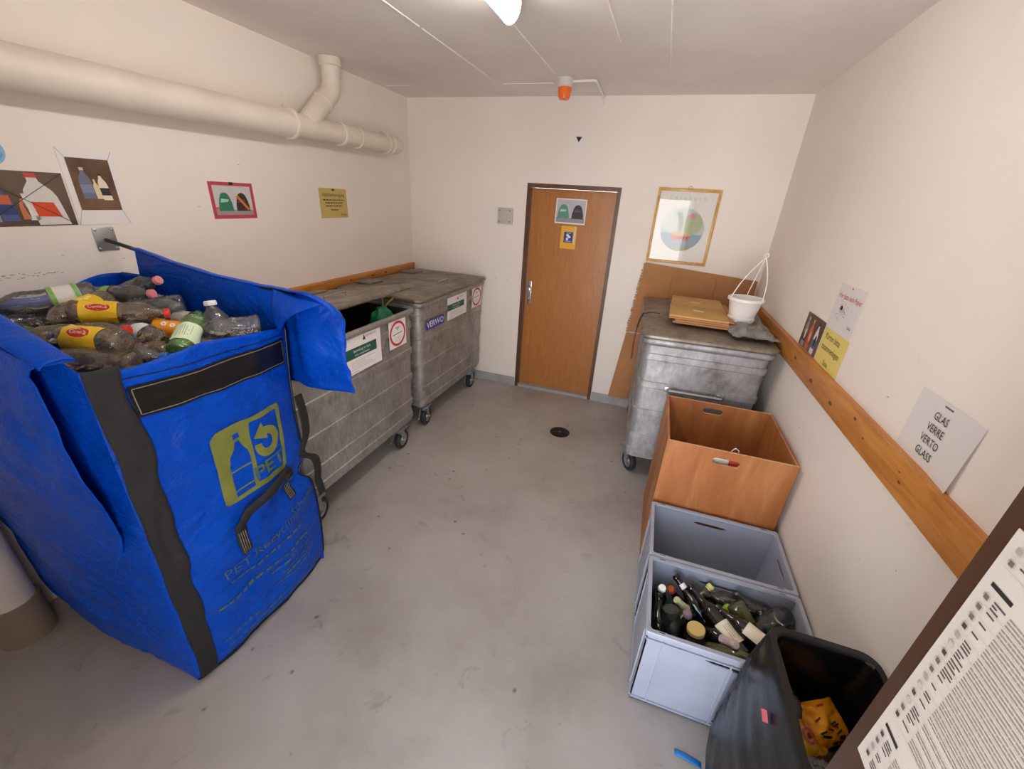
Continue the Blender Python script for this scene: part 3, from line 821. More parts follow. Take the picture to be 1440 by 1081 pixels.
# thin dark chain
b = MB()
cp = [(2.418, -1.305, .98), (2.414, -1.31, 1.10), (2.418, -1.29, 1.185), (2.425, -1.10, LZ + .006), (2.44, -.93, LZ + .006), (2.50, -.86, LZ + .006), (2.545, -.87, LZ + .006), (2.57, -.86, LZ + .006)]
cum = 0; last = None; i = 0
pts = []
for a, c in zip(cp[:-1], cp[1:]):
    a, c = Vector(a), Vector(c); n = max(1, int((c - a).length / .016))
    for j in range(n): pts.append((a.lerp(c, j / n), (c - a).normalized()))
for i, (q, dv) in enumerate(pts):
    R = dv.to_track_quat('Z', 'Y').to_matrix().to_4x4(); MM = Matrix.Translation(q) @ R @ Matrix.Rotation(pi/2*(i % 2), 4, 'Z')
    b.tube([(.0055*cos(a), 0, .0095*sin(a)) for a in [2*pi*k/8 for k in range(9)]], .0018, M_BLACK, MM, 5, False)
solo('chain', b, 'thin dark chain lying over the left edge of the right bin lid', 'chain')
# small items in the wooden box seen through its hand hole
t = thing('white_carton', 'white carton with a red corner inside the plywood box', 'carton', (2.97, -1.88, .024))
b = MB(); b.box((-.09, -.05, 0), (.03, .05, .695), M_PAPER, bev=.004); b.build('box', t)
b = MB(); b.box((.032, -.05, .0), (.085, .05, .69), flat('#c5402e'), bev=.004); b.build('red_side', t, 'red side')
b = MB(); b.tube([(2.985, -1.955, .74), (2.99, -1.95, .795), (3.005, -1.945, .81), (3.022, -1.945, .80), (3.03, -1.95, .74)], .0025, M_WHITE, n=7)
solo('white_wire', b, 'loop of thin white wire poking out of the plywood box', 'wire')

# ------------------------------------------------------------------ the blue collection bag and its two wall arms
BX0, BX1, BY0, BY1 = 0.05, 1.005, -3.385, -2.695
def sm(a, b_, x):
    t = max(0.0, min(1.0, (x - a) / (b_ - a))); return t*t*(3 - 2*t)
def lerp_tab(tab, x):
    if x <= tab[0][0]: return tab[0][1]
    for (a, va), (c, vc) in zip(tab[:-1], tab[1:]):
        if x <= c: return va + (vc - va)*(x - a)/(c - a)
    return tab[-1][1]
def wr(a, z, seed):
    """wrinkles of stiff woven plastic"""
    q = .020*noise.noise(Vector((a*2.6, z*1.8, seed)))
    q += .011*(1 - 2*abs(noise.noise(Vector((a*5 + z*3.5, z*5 - a*2, seed + 4)))))
    q += .004*(1 - 2*abs(noise.noise(Vector((a*13 - z*6, z*15 + a*5, seed + 9)))))
    return q
def yfar(z): return BY1 - .06*exp(-((z - .625)/.05)**2) + .02*sin(z*5)
def PRx(y, z):
    t = max(0.0, min(1.0, (y - BY0)/(yfar(z) - BY0)))
    e = sin(pi*t)
    x = BX1 + .055*e*(.35 + .65*sin(pi*max(0, min(1, z/1.4))))
    x -= .03*max(0, 1 - z/.09)**2
    x -= .045*exp(-((z - .63 + .05*(1 - t))/.035)**2)*sm(.35, 1.0, t)*e**.3
    x += wr(y, z, 2.0)*(e**.5 if e > 0 else 0)*(1.0 if z > .7 else 1.35)
    return x
ROD = [(0, 1.605), (.19, 1.578), (.40, 1.54), (.65, 1.508), (.90, 1.492), (1.08, 1.49)]
def rodz(x): return lerp_tab(ROD, x)
ROD_Y = -2.678
def bag_point(s, v):
    """s 0..4 around: right, far, left, near; v 0..1 up"""
    side = int(s) % 4; t = s - int(s)
    if side == 0:
        top = lerp_tab([(0, 1.385), (.15, 1.365), (.45, 1.385), (1, 1.337)], t)
        z = .004 + (top - .004)*v; y = BY0 + (yfar(z) - BY0)*t
        return (PRx(y, z), y, z)
    if side == 1:
        x = BX1 + (BX0 - BX1)*t
        top = lerp_tab([(0, 1.337), (.012, 1.44), (.03, rodz(.98) + .008)], t) if t < .03 else (rodz(x) + .008 if x > .185 else 1.468)
        z = .004 + (top - .004)*v
        e = sin(pi*t)
        y = yfar(z)*(1 - min(1, t*6)) + BY1*min(1, t*6)
        bul = .035*e*(1 - sm(1.0, 1.45, z)) + wr(x, z, 5.0)*e**.5
        return (x, y + bul*(1 - .8*sm(1.35, 1.5, z)), z)
    if side == 2:
        y = BY1 + (BY0 - BY1)*t
        top = 1.462 + .02*sin(t*9) - .02*sin(pi*t)
        z = .004 + (top - .004)*v
        e = sin(pi*t)
        x = BX0 + e*(.01 + .06*sm(1.15, 1.45, z)) + abs(wr(y, z, 8.0))*e**.5
        return (x + .04*exp(-z/.1), y, z + .13*exp(-z/.12)*t**1.5)
    x = BX0 + (BX1 - BX0)*t
    top = lerp_tab([(0, 1.45), (.3, 1.50), (.7, 1.495), (.86, 1.455), (.95, 1.415), (1, 1.385)], t)
    z = .004 + (top - .004)*v
    e = sin(pi*t)
    y = BY0 - .05*e*(.3 + .7*sin(pi*min(1, z/1.35))) - wr(x, z, 11.0)*e**.5
    y += .05*max(0, 1 - z/.1)**2*e
    zz = z + .13*exp(-z/.12)*(1 - t)**1.5
    xx = x + .05*exp(-z/.15)*(1 - t)
    return (xx, y, zz)
bag = thing('collection_bag', 'tall blue woven plastic bag full of empty plastic bottles', 'bag', (.5, -3.04, 0))
def bagpart(mb, name, label=None, solid=0.0, par=None, sharp=50):
    for i, v in enumerate(mb.v): mb.v[i] = Vector(v) - Vector((.5, -3.04, 0))
    o = mb.build(name, par or bag, label, sharp=sharp)
    if solid:
        m = o.modifiers.new('thickness', 'SOLIDIFY'); m.thickness = solid; m.offset = -1
    return o
b = MB()
NS, NV = 200, 84
b.grid(lambda u, v: bag_point((u*4) % 4, v), NS, NV, M_TARP, closed_u=True)
b.f.append(tuple(range(NS - 1, -1, -1))); b.mi.append(0)
bag_body = bagpart(b, 'bag_body', None, .002)

# the near wall is folded outward over its arm and hangs down outside
XR = [(.55, .80), (.70, .90), (.80, .95), (.98, .967), (1.14, .956), (1.31, .924), (1.40, .924), (1.44, .955), (1.47, .985)]
def near_flap(u, v):
    if v < .12:
        q = v/.12; x = .02 + .975*u
        zt = lerp_tab([(0, 1.515), (.71, 1.512), (.87, 1.462), (1.0, 1.418)], x)
        a = pi*(1 - q)
        return (x, BY0 - .025 + .04*cos(a)*-1*-1, zt + .016*sin(a) - .006)
    q = (v - .12)/.88
    ztop = 1.47; zz = ztop - q*(ztop - .55)
    xr = lerp_tab(XR, zz)
    x = .02 + (xr - .02)*u
    zt = lerp_tab([(0, 1.515), (.71, 1.512), (.87, 1.462), (1.0, 1.418)], x)
    z = zz + (zt - ztop)*(1 - q)**3
    f = sm(.62, 1.15, z)
    e = .55 + .45*u
    y = BY0 - .045*f*e - .010 - .052*sin(pi*min(1, max(0, x)))*(.3 + .7*sin(pi*min(1, z/1.35)))
    y -= wr(x*1.1, z, 21.0)*.9*f - .006
    return (x, y, z)
b = MB(); b.grid(near_flap, 44, 60, M_TARP); bagpart(b, 'near_flap', None, .002)
# far wall folded over the far arm, its end sticking out past the corner
def far_flap(u, v):
    x = .19 + 1.085*u
    zt = rodz(x) + .012 if x < 1.14 else lerp_tab([(1.14, 1.504), (1.20, 1.482), (1.25, 1.45), (1.28, 1.40)], x)
    zb = 1.055 - .03*(x - 1.1)
    xx = x + (0 if x < 1.1 else .015*sin(v*3) * (x - 1.1)/.2)
    a = min(1, v/.08)
    z = zt - (zt - zb)*v
    out = sm(1.0, 1.1, x)
    y = -2.702 + .05*sin(a*pi/2) - out*(.035*sin(pi*min(1, v*1.1)) + .012)
    z += .014*sin(pi*a)
    y += wr(x*1.6, z*1.4, 31.0)*.9*a
    y += .03*out*sm(1.12, 1.28, x)
    return (xx, y, z)
b = MB(); b.grid(far_flap, 60, 30, M_TARP); bagpart(b, 'far_flap', None, .002)
def corner_fold(u, v):
    A, B_, C_ = Vector((1.0, -2.705, 1.497)), Vector((1.24, -2.715, 1.468)), Vector((1.022, -2.735, 1.335))
    p = A.lerp(B_, u)*(1 - v) + (C_ + Vector((.035*u, -.01*u, .02*u)))*v
    p.y -= .045*sin(pi*v)*(.4 + .6*u); p.z += .012*sin(pi*v)
    return tuple(p)
b = MB(); b.grid(corner_fold, 16, 14, M_TARP); bagpart(b, 'corner_fold', None, .002)
# webbing
def strap(u, v):
    z = .01 + 1.375*(1 - v)
    y = BY0 + .002 + (.084 - .022*v)*u + .016*noise.noise(Vector((z*5, 0, 1)))*(.4 + u)
    return (PRx(y, z) + .007 + .006*noise.noise(Vector((u*3, z*9, 2))), y, z)
b = MB(); b.grid(strap, 8, 90, M_WEB); bagpart(b, 'webbing_strap', 'black corner webbing', .002)
b = MB()
b.grid(lambda u, v: (BX1 + .008 + .022*abs(sin(pi*(v*2.2 + .1))), yfar(1.0 - .75*v) - .004 + .045*u, 1.02 - .58*v), 5, 50, M_WEB)
bagpart(b, 'far_webbing_strap', 'black webbing at the far corner', .002)
b = MB()
b.tube([(PRx(yfar(z), z) + .002, yfar(z), z) for z in [.01 + 1.32*j/50 for j in range(51)]], .005, M_LABELSTRIP, n=8)
bagpart(b, 'edge_piping', 'black edge piping')
b = MB()
b.tube([(PRx(BY0 + (yfar(0.02) - BY0)*t, .012) + .002, BY0 + (yfar(0.02) - BY0)*t, .010) for t in [j/30 for j in range(31)]], .006, M_LABELSTRIP, n=8)
bagpart(b, 'bottom_piping', 'black bottom piping')

def drape(mb, step=.022):
    me = bpy.data.meshes.new('tmp'); me.from_pydata([tuple(v) for v in mb.v], [], mb.f)
    me.polygons.foreach_set('material_index', mb.mi)
    bm = bmesh.new(); bm.from_mesh(me); bpy.data.meshes.remove(me)
    bmesh.ops.triangulate(bm, faces=bm.faces[:])
    for ax in (1, 2):
        lo = min(v.co[ax] for v in bm.verts); hi = max(v.co[ax] for v in bm.verts)
        k = lo + step
        while k < hi:
            nrm = Vector((0, 0, 0)); nrm[ax] = 1; co = Vector((0, 0, 0)); co[ax] = k
            bmesh.ops.bisect_plane(bm, geom=bm.verts[:] + bm.edges[:] + bm.faces[:], plane_co=co, plane_no=nrm)
            k += step
    for v in bm.verts: v.co.x += PRx(v.co.y, v.co.z)
    bm.verts.index_update()
    mb.v = [v.co.copy() for v in bm.verts]; mb.f = [tuple(v.index for v in f.verts) for f in bm.faces]; mb.mi = [f.material_index for f in bm.faces]
    bm.free(); return mb
MP = Matrix(((0, 0, 1, 0), (1, 0, 0, 0), (0, 1, 0, 0), (0, 0, 0, 1)))
b = MB(); b.poly([(-3.302, 1.208), (-2.722, 1.187), (-2.716, 1.296), (-3.304, 1.312)], .004, M_LABELSTRIP, MP)
for (p_, q_) in (((-3.292, 1.217), (-2.73, 1.196)), ((-3.294, 1.302), (-2.726, 1.287)), ((-3.292, 1.217), (-3.294, 1.302)), ((-2.73, 1.196), (-2.726, 1.287))):
    b.line(p_, q_, .003, .0052, M_STITCH, MP)
bagpart(drape(b), 'label_strip', 'black label strip')
b = MB()
b.line((-3.31, 1.338), (-2.71, 1.312), .003, .003, M_LABELSTRIP, MP); bagpart(drape(b), 'hem_stitching', 'dark hem stitching')

# printed emblem: bottle and curled arrow
tl, tr, br_, bl = (-3.139, 1.056), (-2.812, 1.043), (-2.851, .735), (-3.149, .744)
def bil(u, v): return tuple((bl[i]*(1-u) + br_[i]*u)*(1-v) + (tl[i]*(1-u) + tr[i]*u)*v for i in (0, 1))
b = MB()
def ep(pts, w, m): b.poly([bil(*p_) for p_ in pts], w, m, MP)
ep([(.04, 0), (.50, .0), (.50, 1), (.08, 1), (.03, .98), (0, .93), (0, .04)], .0025, M_OLIVE)
ep([(.5, .93), (.97, .93), (.95, 1), (.5, 1)], .0025, M_OLIVE)
ep([(.93, .07), (1, .07), (1, .95), (.97, 1), (.93, .96)], .0025, M_OLIVE)
ep([(.5, 0), (.96, 0), (1, .08), (.5, .08)], .0025, M_OLIVE)
ep([(.16, .06), (.44, .06), (.44, .50), (.42, .60), (.36, .70), (.33, .78), (.27, .78), (.24, .70), (.18, .60), (.16, .50)], .0038, M_TARP)
ep([(.26, .82), (.35, .82), (.35, .88), (.26, .88)], .0038, M_TARP)
ep([(.14, .40), (.46, .40), (.46, .42), (.14, .42)], .005, M_OLIVE); ep([(.14, .13), (.46, .13), (.46, .15), (.14, .15)], .005, M_OLIVE)
cx, cy = .715, .575
A0, A1 = radians(120), radians(-185)
outer = [(cx + .19*cos(A0 + (A1 - A0)*j/26), cy + .21*sin(A0 + (A1 - A0)*j/26)) for j in range(27)]
inner = [(cx + .085*cos(A0 + (A1 - A0)*j/26), cy + .095*sin(A0 + (A1 - A0)*j/26)) for j in range(27)]
for j in range(26): ep([outer[j], inner[j], inner[j+1], outer[j+1]], .0025, M_OLIVE)
ep([(.66, .86), (.54, .68), (.74, .60), (.72, .72)], .0026, M_OLIVE)
pu, pv = bil(.71, .22)
b.text('PET', pu, pv, .085, .003, M_OLIVEF, MP, bold=.002, sx=1.15, rot=radians(4))
bagpart(drape(b), 'printed_emblem', 'olive print of a bottle and a curled arrow')
# faded print lines
b = MB()
for tx_, ty_, tz_, ts_ in (('PET', -3.165, .445, .062), ('Recycling', -2.965, .46, .062), ('Schweiz', -2.79, .50, .05)):
    b = MB(); b.text(tx_, ty_, tz_, ts_, .003, M_OLIVEF, MP, sx=1.1, rot=radians(5)); bagpart(drape(b), 'faded_lettering', 'faded olive lettering')
rs = random.Random(3)
for z, y0, y1, hgt in ((.385, -3.2, -2.83, .014), (.30, -3.27, -2.80, .016), (.255, -3.03, -2.80, .012), (.215, -2.98, -2.78, .010), (.19, -2.96, -2.76, .010), (.165, -3.0, -2.8, .010), (.125, -3.28, -3.12, .014), (.085, -3.27, -2.95, .010), (.06, -3.2, -2.85, .008)):
    y = y0; b = MB()
    while y < y1:
        l = rs.uniform(.012, .035); b.rect(y, z, min(y + l, y1), z + hgt*rs.uniform(.7, 1), .0028, M_OLIVEF, MP); y += l + rs.uniform(.006, .014)
    bagpart(drape(b), 'faded_text_line')
# carrying handle
def ribbon(pts, wd, lift):
    """flat webbing along pts (y, z); wd = width"""
    P = [Vector(p_) for p_ in pts]; vs = []; n = len(P)
    for i, p_ in enumerate(P):
        d_ = (P[min(i + 1, n - 1)] - P[max(i - 1, 0)]).normalized(); nn = Vector((-d_.y, d_.x))*wd/2
        for q_ in (p_ + nn, p_ - nn): vs.append((PRx(q_.x, q_.y) + lift[i], q_.x, q_.y))
    return vs, [(2*i, 2*i + 1, 2*i + 3, 2*i + 2) for i in range(n - 1)]
b = MB()
pts = [(-3.118, .495), (-3.122, .56), (-3.118, .63), (-3.08, .685), (-3.02, .705), (-2.95, .725), (-2.89, .735), (-2.855, .715), (-2.845, .65), (-2.842, .56)]
fine, lift = [], []
LF = [.006, .006, .008, .025, .035, .035, .028, .012, .006, .006]
for i in range(len(pts) - 1):
    for k in range(4):
        q_ = k/4; fine.append((pts[i][0]*(1-q_) + pts[i+1][0]*q_, pts[i][1]*(1-q_) + pts[i+1][1]*q_)); lift.append(LF[i]*(1-q_) + LF[i+1]*q_)
fine.append(pts[-1]); lift.append(LF[-1])
vs, fs = ribbon(fine, .045, lift); b.add(vs, fs, M_WEB)
for y in (-3.120, -2.844):
    for k in (-.013, -.004, .005, .014):
        z0 = .50 if y < -3 else .565
        b.add([(PRx(y + k + s_, z_) + .0085, y + k + s_, z_) for z_ in (z0, z0 + .035, z0 + .07, z0 + .10) for s_ in (-.0015, .0015)], [(0, 1, 3, 2), (2, 3, 5, 4), (4, 5, 7, 6)], M_STITCH)
bagpart(b, 'carry_handle', 'black webbing handle', .002)

def hanging_rod(label, y, tab):
    t = thing('hanging_rod', label, 'rod', (0, y, tab[0][1]))
    z0 = tab[0][1]
    b = MB(); b.box((.001, -.042, -.048), (.006, .042, .055), M_STEEL, bev=.0015)
    for sy in (-.033, .033):
        for sz in (-.038, .045): b.lathe([(.005, 0), (.005, .003), (.002, .004)], M_CHROME, Matrix.Translation((.006, sy, sz)) @ Matrix.Rotation(radians(90), 4, 'Y'), 10)
    b.build('wall_plate', t)
    b = MB(); b.tube([(x + .004 if x == 0 else x, 0, z - z0) for x, z in tab], .009, M_BLACKPL, n=14); b.build('rod', t, 'black rod')
hanging_rod('black rod on a steel wall plate holding the far side of the blue bag', -2.680, ROD)
hanging_rod('black rod holding the near side of the blue bag', -3.400, [(0, 1.50), (.7, 1.497), (.93, 1.44)])

# ------------------------------------------------------------------ posters and notices
def paper(mb, w, h, m, t=.0012): mb.box((-w/2, -h/2, 0), (w/2, h/2, t), m)
T0 = .0018
M_PHOTOBG = mat('brown_photo_backdrop', '#6a5646', 0.5, col2='#4e3c30', scale=4)
M_PHOTOBG2 = mat('dark_brown_photo_backdrop', '#4d3524', 0.5, col2='#7a5a42', scale=5)
def bottle2d(mb, x, y, w, h, body, cap, M=None, lean=0.0, wz=T0, lab=None):
    pts = [(-.5, 0), (.5, 0), (.5, .55), (.42, .68), (.17, .84), (.15, .92), (-.15, .92), (-.17, .84), (-.42, .68), (-.5, .55)]
    mb.poly([(x + p_*w + lean*q_*h, y + q_*h) for p_, q_ in pts], wz, body, M)
    mb.poly([(x + p_*w + lean*q_*h, y + q_*h) for p_, q_ in ((-.17, .91), (.17, .91), (.17, 1), (-.17, 1))], wz + .0003, cap, M)
    if lab: mb.poly([(x + p_*w + lean*q_*h, y + q_*h) for p_, q_ in ((-.5, .18), (.5, .18), (.5, .46), (-.5, .46))], wz + .0004, lab, M)
def bags2d(mb, x, y, s, m1, m2, strip=None):
    def sack(cx, m, k):
        mb.poly([(cx + p_*s, y + q_*s) for p_, q_ in ((-.46, 0), (.46, 0), (.44, .30), (.36, .62), (.26, .86), (.12, .98), (-.05, 1), (-.22, .93), (-.34, .7), (-.44, .34))], T0 + .0002, m, None)
        mb.poly([(cx + p_*s, y + q_*s) for p_, q_ in ((-.30, .45), (.18, .5), (.24, .62), (-.24, .66))], T0 + .0004, k, None)
    sack(x - .56*s, m1, flat('#9fd0bb')); sack(x + .56*s, m2, flat('#5a4a50'))
    if strip: mb.poly([(x + .15*s, y + .80*s), (x + .32*s, y + .86*s), (x + 1.02*s, y + .10*s), (x + .86*s, y + .04*s)], T0 + .0006, strip, None)

b = MB(); paper(b, .297, .204, M_PHOTOBG)
bottle2d(b, .075, -.098, .105, .195, flat('#d6d2cc'), flat('#c4443a'), lean=-.16, lab=M_GREYPAPER)
b.poly([(.028, -.065), (.105, -.068), (.09, -.012), (.02, -.01)], T0 + .0008, flat('#d4481f'), None)
bottle2d(b, -.055, -.082, .05, .13, flat('#4a5a8c'), flat('#d8d4d0'), lean=-.1, lab=flat('#2b3a70'))
b.rect(-.085, -.02, -.04, .012, T0 + .0008, flat('#c8603a'), None)
bottle2d(b, -.008, -.076, .024, .085, flat('#c97450'), flat('#7a3030')); bottle2d(b, .016, -.08, .03, .10, flat('#e2ddd6'), flat('#d8d4d0'), lean=-.15)
bottle2d(b, -.11, -.085, .05, .15, flat('#8a8f9a'), flat('#dddddd'), lab=flat('#d9a13a'))
b.line((-.148, .1), (.148, -.1), .0022, T0 + .0014, M_BLACK, None); b.line((-.148, -.1), (.148, .1), .0022, T0 + .0014, M_BLACK, None)
solo('wall_photo', b, 'brown photo print of crossed-out detergent bottles at the left end of the left wall', 'photo', M=on_left(-2.912, 1.776))
b = MB(); paper(b, .20, .305, M_PAPER); b.rect(-.077, -.092, .08, .117, T0, M_PHOTOBG2, None)
bottle2d(b, -.03, -.045, .045, .125, flat('#6b7186'), flat('#c8bfae'), lean=-.02, wz=T0 + .0004, lab=flat('#7f88a4'))
bottle2d(b, .008, -.045, .022, .08, flat('#d8cfa8'), flat('#cfc4a0'), lean=-.08, wz=T0 + .0004); bottle2d(b, .038, -.05, .036, .11, flat('#e4dcc6'), flat('#3a3330'), lean=-.1, wz=T0 + .0004, lab=flat('#2b2a33'))
for (p_, q_) in (((-.1, .152), (-.077, .117)), ((.1, .152), (.08, .117)), ((-.1, -.152), (-.077, -.092)), ((.1, -.152), (.08, -.092))): b.line(p_, q_, .0014, T0, M_GREYINK, None)
solo('bottle_poster', b, 'dark photo of three bottles in a wide white mount above the steel wall plate', 'poster', M=on_left(-2.656, 1.826))
b = MB(); paper(b, .297, .208, M_PAPER); b.rect(-.143, -.099, .143, .099, T0 - .0004, flat('#b8444e'), None); b.rect(-.122, -.078, .122, .08, T0 - .0002, flat('#c9c2c4'), None)
b.rect(-.122, -.078, .122, -.05, T0, flat('#9b9496'), None)
b.rect(-.122, -.05, -.085, -.035, T0, flat('#c7693c'), None)
bags2d(b, .0, -.056, .10, flat('#2f7a5c'), flat('#33261f'), flat('#c97232'))
b.box((-.012, .086, .001), (.012, .1, .004), M_BLACK)
solo('bag_poster', b, 'red-bordered poster of a green and a dark rubbish bag on the left wall', 'poster', M=on_left(-1.981, 1.783))
b = MB(); paper(b, .30, .21, M_YPAPER2); b.text('Abfallentsorgung', 0, .058, .036, T0, M_BLACK, None, sx=1.0)
for k, (w_, u_) in enumerate(((.23, 0), (.20, .005), (.18, .0))):
    y = .018 - .021*k; x = -w_/2 + u_
    rs = random.Random(k)
    while x < w_/2: l = rs.uniform(.012, .03); b.rect(x, y, min(x + l, w_/2), y + .009, T0, flat('#5b4f30'), None); x += l + .006
b.rect(-.04, -.052, .04, -.044, T0, flat('#6a5d38'), None); b.text('Danke', .10, -.082, .024, T0, M_BLACK, None)
b.box((-.012, .088, .001), (.012, .1, .004), M_BLACK)
solo('yellow_notice', b, 'dull yellow notice on the left wall above the bin with the propped-up lid', 'notice', M=on_left(-1.124, 1.778))
b = MB(); b.ell(0, 0, .052, .052, .001, flat('#7fb3cf'), None); b.ell(0, -.008, .044, .026, .0014, flat('#5f9fc4'), None, a0=pi, a1=2*pi); b.poly([(-.03, -.04), (.03, -.04), (.0, -.052)][::-1], .0017, flat('#e0c08a'), None)
solo('blue_sticker', b, 'pale blue round sticker cut off at the left edge above the crossed-out bottles photo', 'sticker', M=on_left(-2.963, 1.944))

b = MB(); paper(b, .283, .213, M_PAPER); b.rect(-.132, -.095, .132, .098, T0 - .0003, flat('#b9b6bd'), None); b.rect(-.132, -.095, .132, -.055, T0 - .0001, flat('#8d8b90'), None)
bags2d(b, .0, -.06, .118, flat('#5a8f7e'), flat('#2e2228'))
solo('door_photo', b, 'white-edged photo of two rubbish bags taped to the orange-brown door', 'photo', M=on_back(1.637, 1.813, .0485))
b = MB(); paper(b, .147, .20, flat('#e5a81c')); b.rect(-.042, -.045, .042, .05, T0, flat('#1d2f86'), None)
b.ell(-.006, .018, .016, .011, T0 + .0004, M_PAPER, None, rot=-.5); b.ell(.010, .006, .013, .01, T0 + .0005, M_PAPER, None); b.ell(-.010, -.012, .011, .013, T0 + .0004, M_PAPER, None)
b.rect(-.022, .036, .022, .042, T0 + .0004, flat('#aab4dd'), None); b.rect(-.03, -.036, .03, -.029, T0 + .0004, flat('#aab4dd'), None)
b.rect(.05, -.06, .066, .1, T0, flat('#d9c7a2', .2), None)
solo('yellow_leaflet', b, 'yellow leaflet with a dark blue square hanging under the photo on the door', 'leaflet', M=on_back(1.640, 1.588, .0485))

# framed print on the back wall
t = thing('picture_frame', 'framed round print in a thin golden wood frame on the back wall', 'picture', M=on_back(2.615, 1.752, -.001))
b = MB(); fw, fh = .244, .295
M_GOLD = wood_mat('golden_frame_wood', '#b98238', '#cf9c4c', '#dab066', (6, 6, 6), .35)
for lo, hi in (((-fw, -fh, 0), (-fw + .022, fh, .02)), ((fw - .022, -fh, 0), (fw, fh, .02)), ((-fw + .022, -fh, 0), (fw - .022, -fh + .022, .02)), ((-fw + .022, fh - .022, 0), (fw - .022, fh, .02))): b.box(lo, hi, M_GOLD, bev=.003)
b.build('frame', t)
b = MB(); b.box((-fw + .02, -fh + .02, .003), (fw - .02, fh - .02, .007), flat('#dedad2'))
wz = .0078; cx, cy, R_ = .0, -.02, .172
b.ell(cx, cy, R_, R_, wz, flat('#b7bfb8'), None, 48)
b.ell(cx, cy, R_*.99, R_*.99, wz + .0003, flat('#8da0ae'), None, 32, a0=pi*1.06, a1=pi*1.94)
b.ell(cx + .075, cy + .05, .075, .085, wz + .0004, flat('#a9b08a'), None); b.ell(cx + .06, cy + .11, .03, .02, wz + .0006, flat('#d08a86'), None)
b.ell(cx - .09, cy + .05, .07, .075, wz + .0004, flat('#c7cbc2'), None)
b.poly([(cx - .02, cy + .14), (cx + .0, cy + .05), (cx + .0, cy - .02), (cx - .03, cy - .02), (cx - .035, cy + .06), (cx - .06, cy + .13)], wz + .0006, flat('#8f9a7c'), None)
b.poly([(cx - .085, cy - .035), (cx + .085, cy - .035), (cx + .065, cy - .085), (cx - .07, cy - .085)][::-1], wz + .0008, flat('#c97a6a'), None)
b.rect(cx - .075, cy - .045, cx + .08, cy - .028, wz + .001, flat('#d9a45c'), None)
for k in range(5): b.rect(cx - .055 + .025*k, cy - .07, cx - .045 + .025*k, cy - .055, wz + .0011, flat('#5d4b48'), None)
b.poly([(cx - .12, cy - .12), (cx - .04, cy - .165), (cx + .05, cy - .165), (cx + .13, cy - .11), (cx + .06, cy - .13), (cx - .03, cy - .14)], wz + .0006, flat('#97a078'), None)
b.text('L e s e b u c h', 0, .225, .05, wz, flat('#c2bcb8'), None)
b.build('print', t)
b = MB(); b.box((-fw + .02, -fh + .02, .0115), (fw - .02, fh - .02, .0125), M_PICGLASS); b.build('glass', t, 'reflecting glass')
b = MB(); b.tube([(.012*cos(2*pi*j/14), fh + .008 + .012*sin(2*pi*j/14), .006) for j in range(15)], .0022, M_STEEL, n=7); b.build('hanging_ring', t)

# notices on the right wall
b = MB(); paper(b, .285, .212, M_GREYPAPER); b.text('Hier bitte kein Papier', .005, .055, .034, T0, M_REDINK, None, sx=.86)
rs = random.Random(5)
for k in range(26):
    u_, v_ = -.045 + rs.gauss(0, .024), -.005 + rs.gauss(0, .022); a = rs.uniform(-.6, .6)
    b.line((u_ - .012*cos(a), v_ - .012*sin(a)), (u_ + .012*cos(a), v_ + .012*sin(a)), .0018, T0, flat('#8f8a88') if k % 4 else M_BLACK, None)
b.ell(-.045, .004, .014, .011, T0 + .0004, M_BLACK, None)
b.text('Danke', .10, -.06, .018, T0, M_BLACK, None, sx=.8); b.box((-.006, .094, .001), (.002, .1, .0035), M_GREYINK)
solo('paper_notice', b, 'white notice with a red line of writing, highest of the papers on the right wall', 'notice', M=on_right(-1.745, 1.512))
b = MB(); paper(b, .29, .173, M_YPAPER)
b.text('Karton bitte', -.02, .052, .042, T0, M_BLACK, None, sx=.85); b.text('zusammenlegen', -.005, .0, .042, T0, M_BLACK, None, sx=.82); b.text('Danke', -.005, -.066, .034, T0, M_BLACK, None, sx=.7)
solo('yellow_notice', b, 'yellow notice with three lines of black lettering standing on the right wall rail', 'notice', M=on_right(-1.758, 1.3185))
b = MB(); paper(b, .275, .185, M_PHOTOBG2); 
for x, c1, c2, c3 in ((-.085, '#8f8a86', '#c9c4be', '#3a3432'), (-.01, '#c06a42', '#e0a070', '#b5472e'), (.075, '#d8d6d8', '#2a2a30', '#49679b')):
    bottle2d(b, x, -.088, .05, .16, flat(c1), flat(c2), lab=flat(c3))
    b.ell(x + .006, -.02, .012, .03, T0 + .0007, flat(c2), None)
solo('wall_photo', b, 'dark photo of bottles beside the yellow notice on the right wall rail', 'photo', M=on_right(-1.462, 1.3255))
b = MB(); 
b.grid(lambda u, v: ((u - .5)*.29, (v - .5)*.213, .0005 + .012*(1 - v)*max(0, u - .55)*(1 + u) ), 10, 10, M_GREYPAPER)
b.box((-.02, .092, .0004), (.016, .0965, .0022), M_GREYINK)
for s_, v in (('GLAS', .057), ('VERRE', .019), ('VERTO', -.019), ('GLASS', -.058)): b.text(s_, -.008, v, .034, .0032, M_BLACK, None, sx=.82)
solo('glass_notice', b, 'white notice lettered GLAS VERRE VERTO GLASS on the right wall above the rail', 'notice', M=on_right(-2.613, 1.3265))

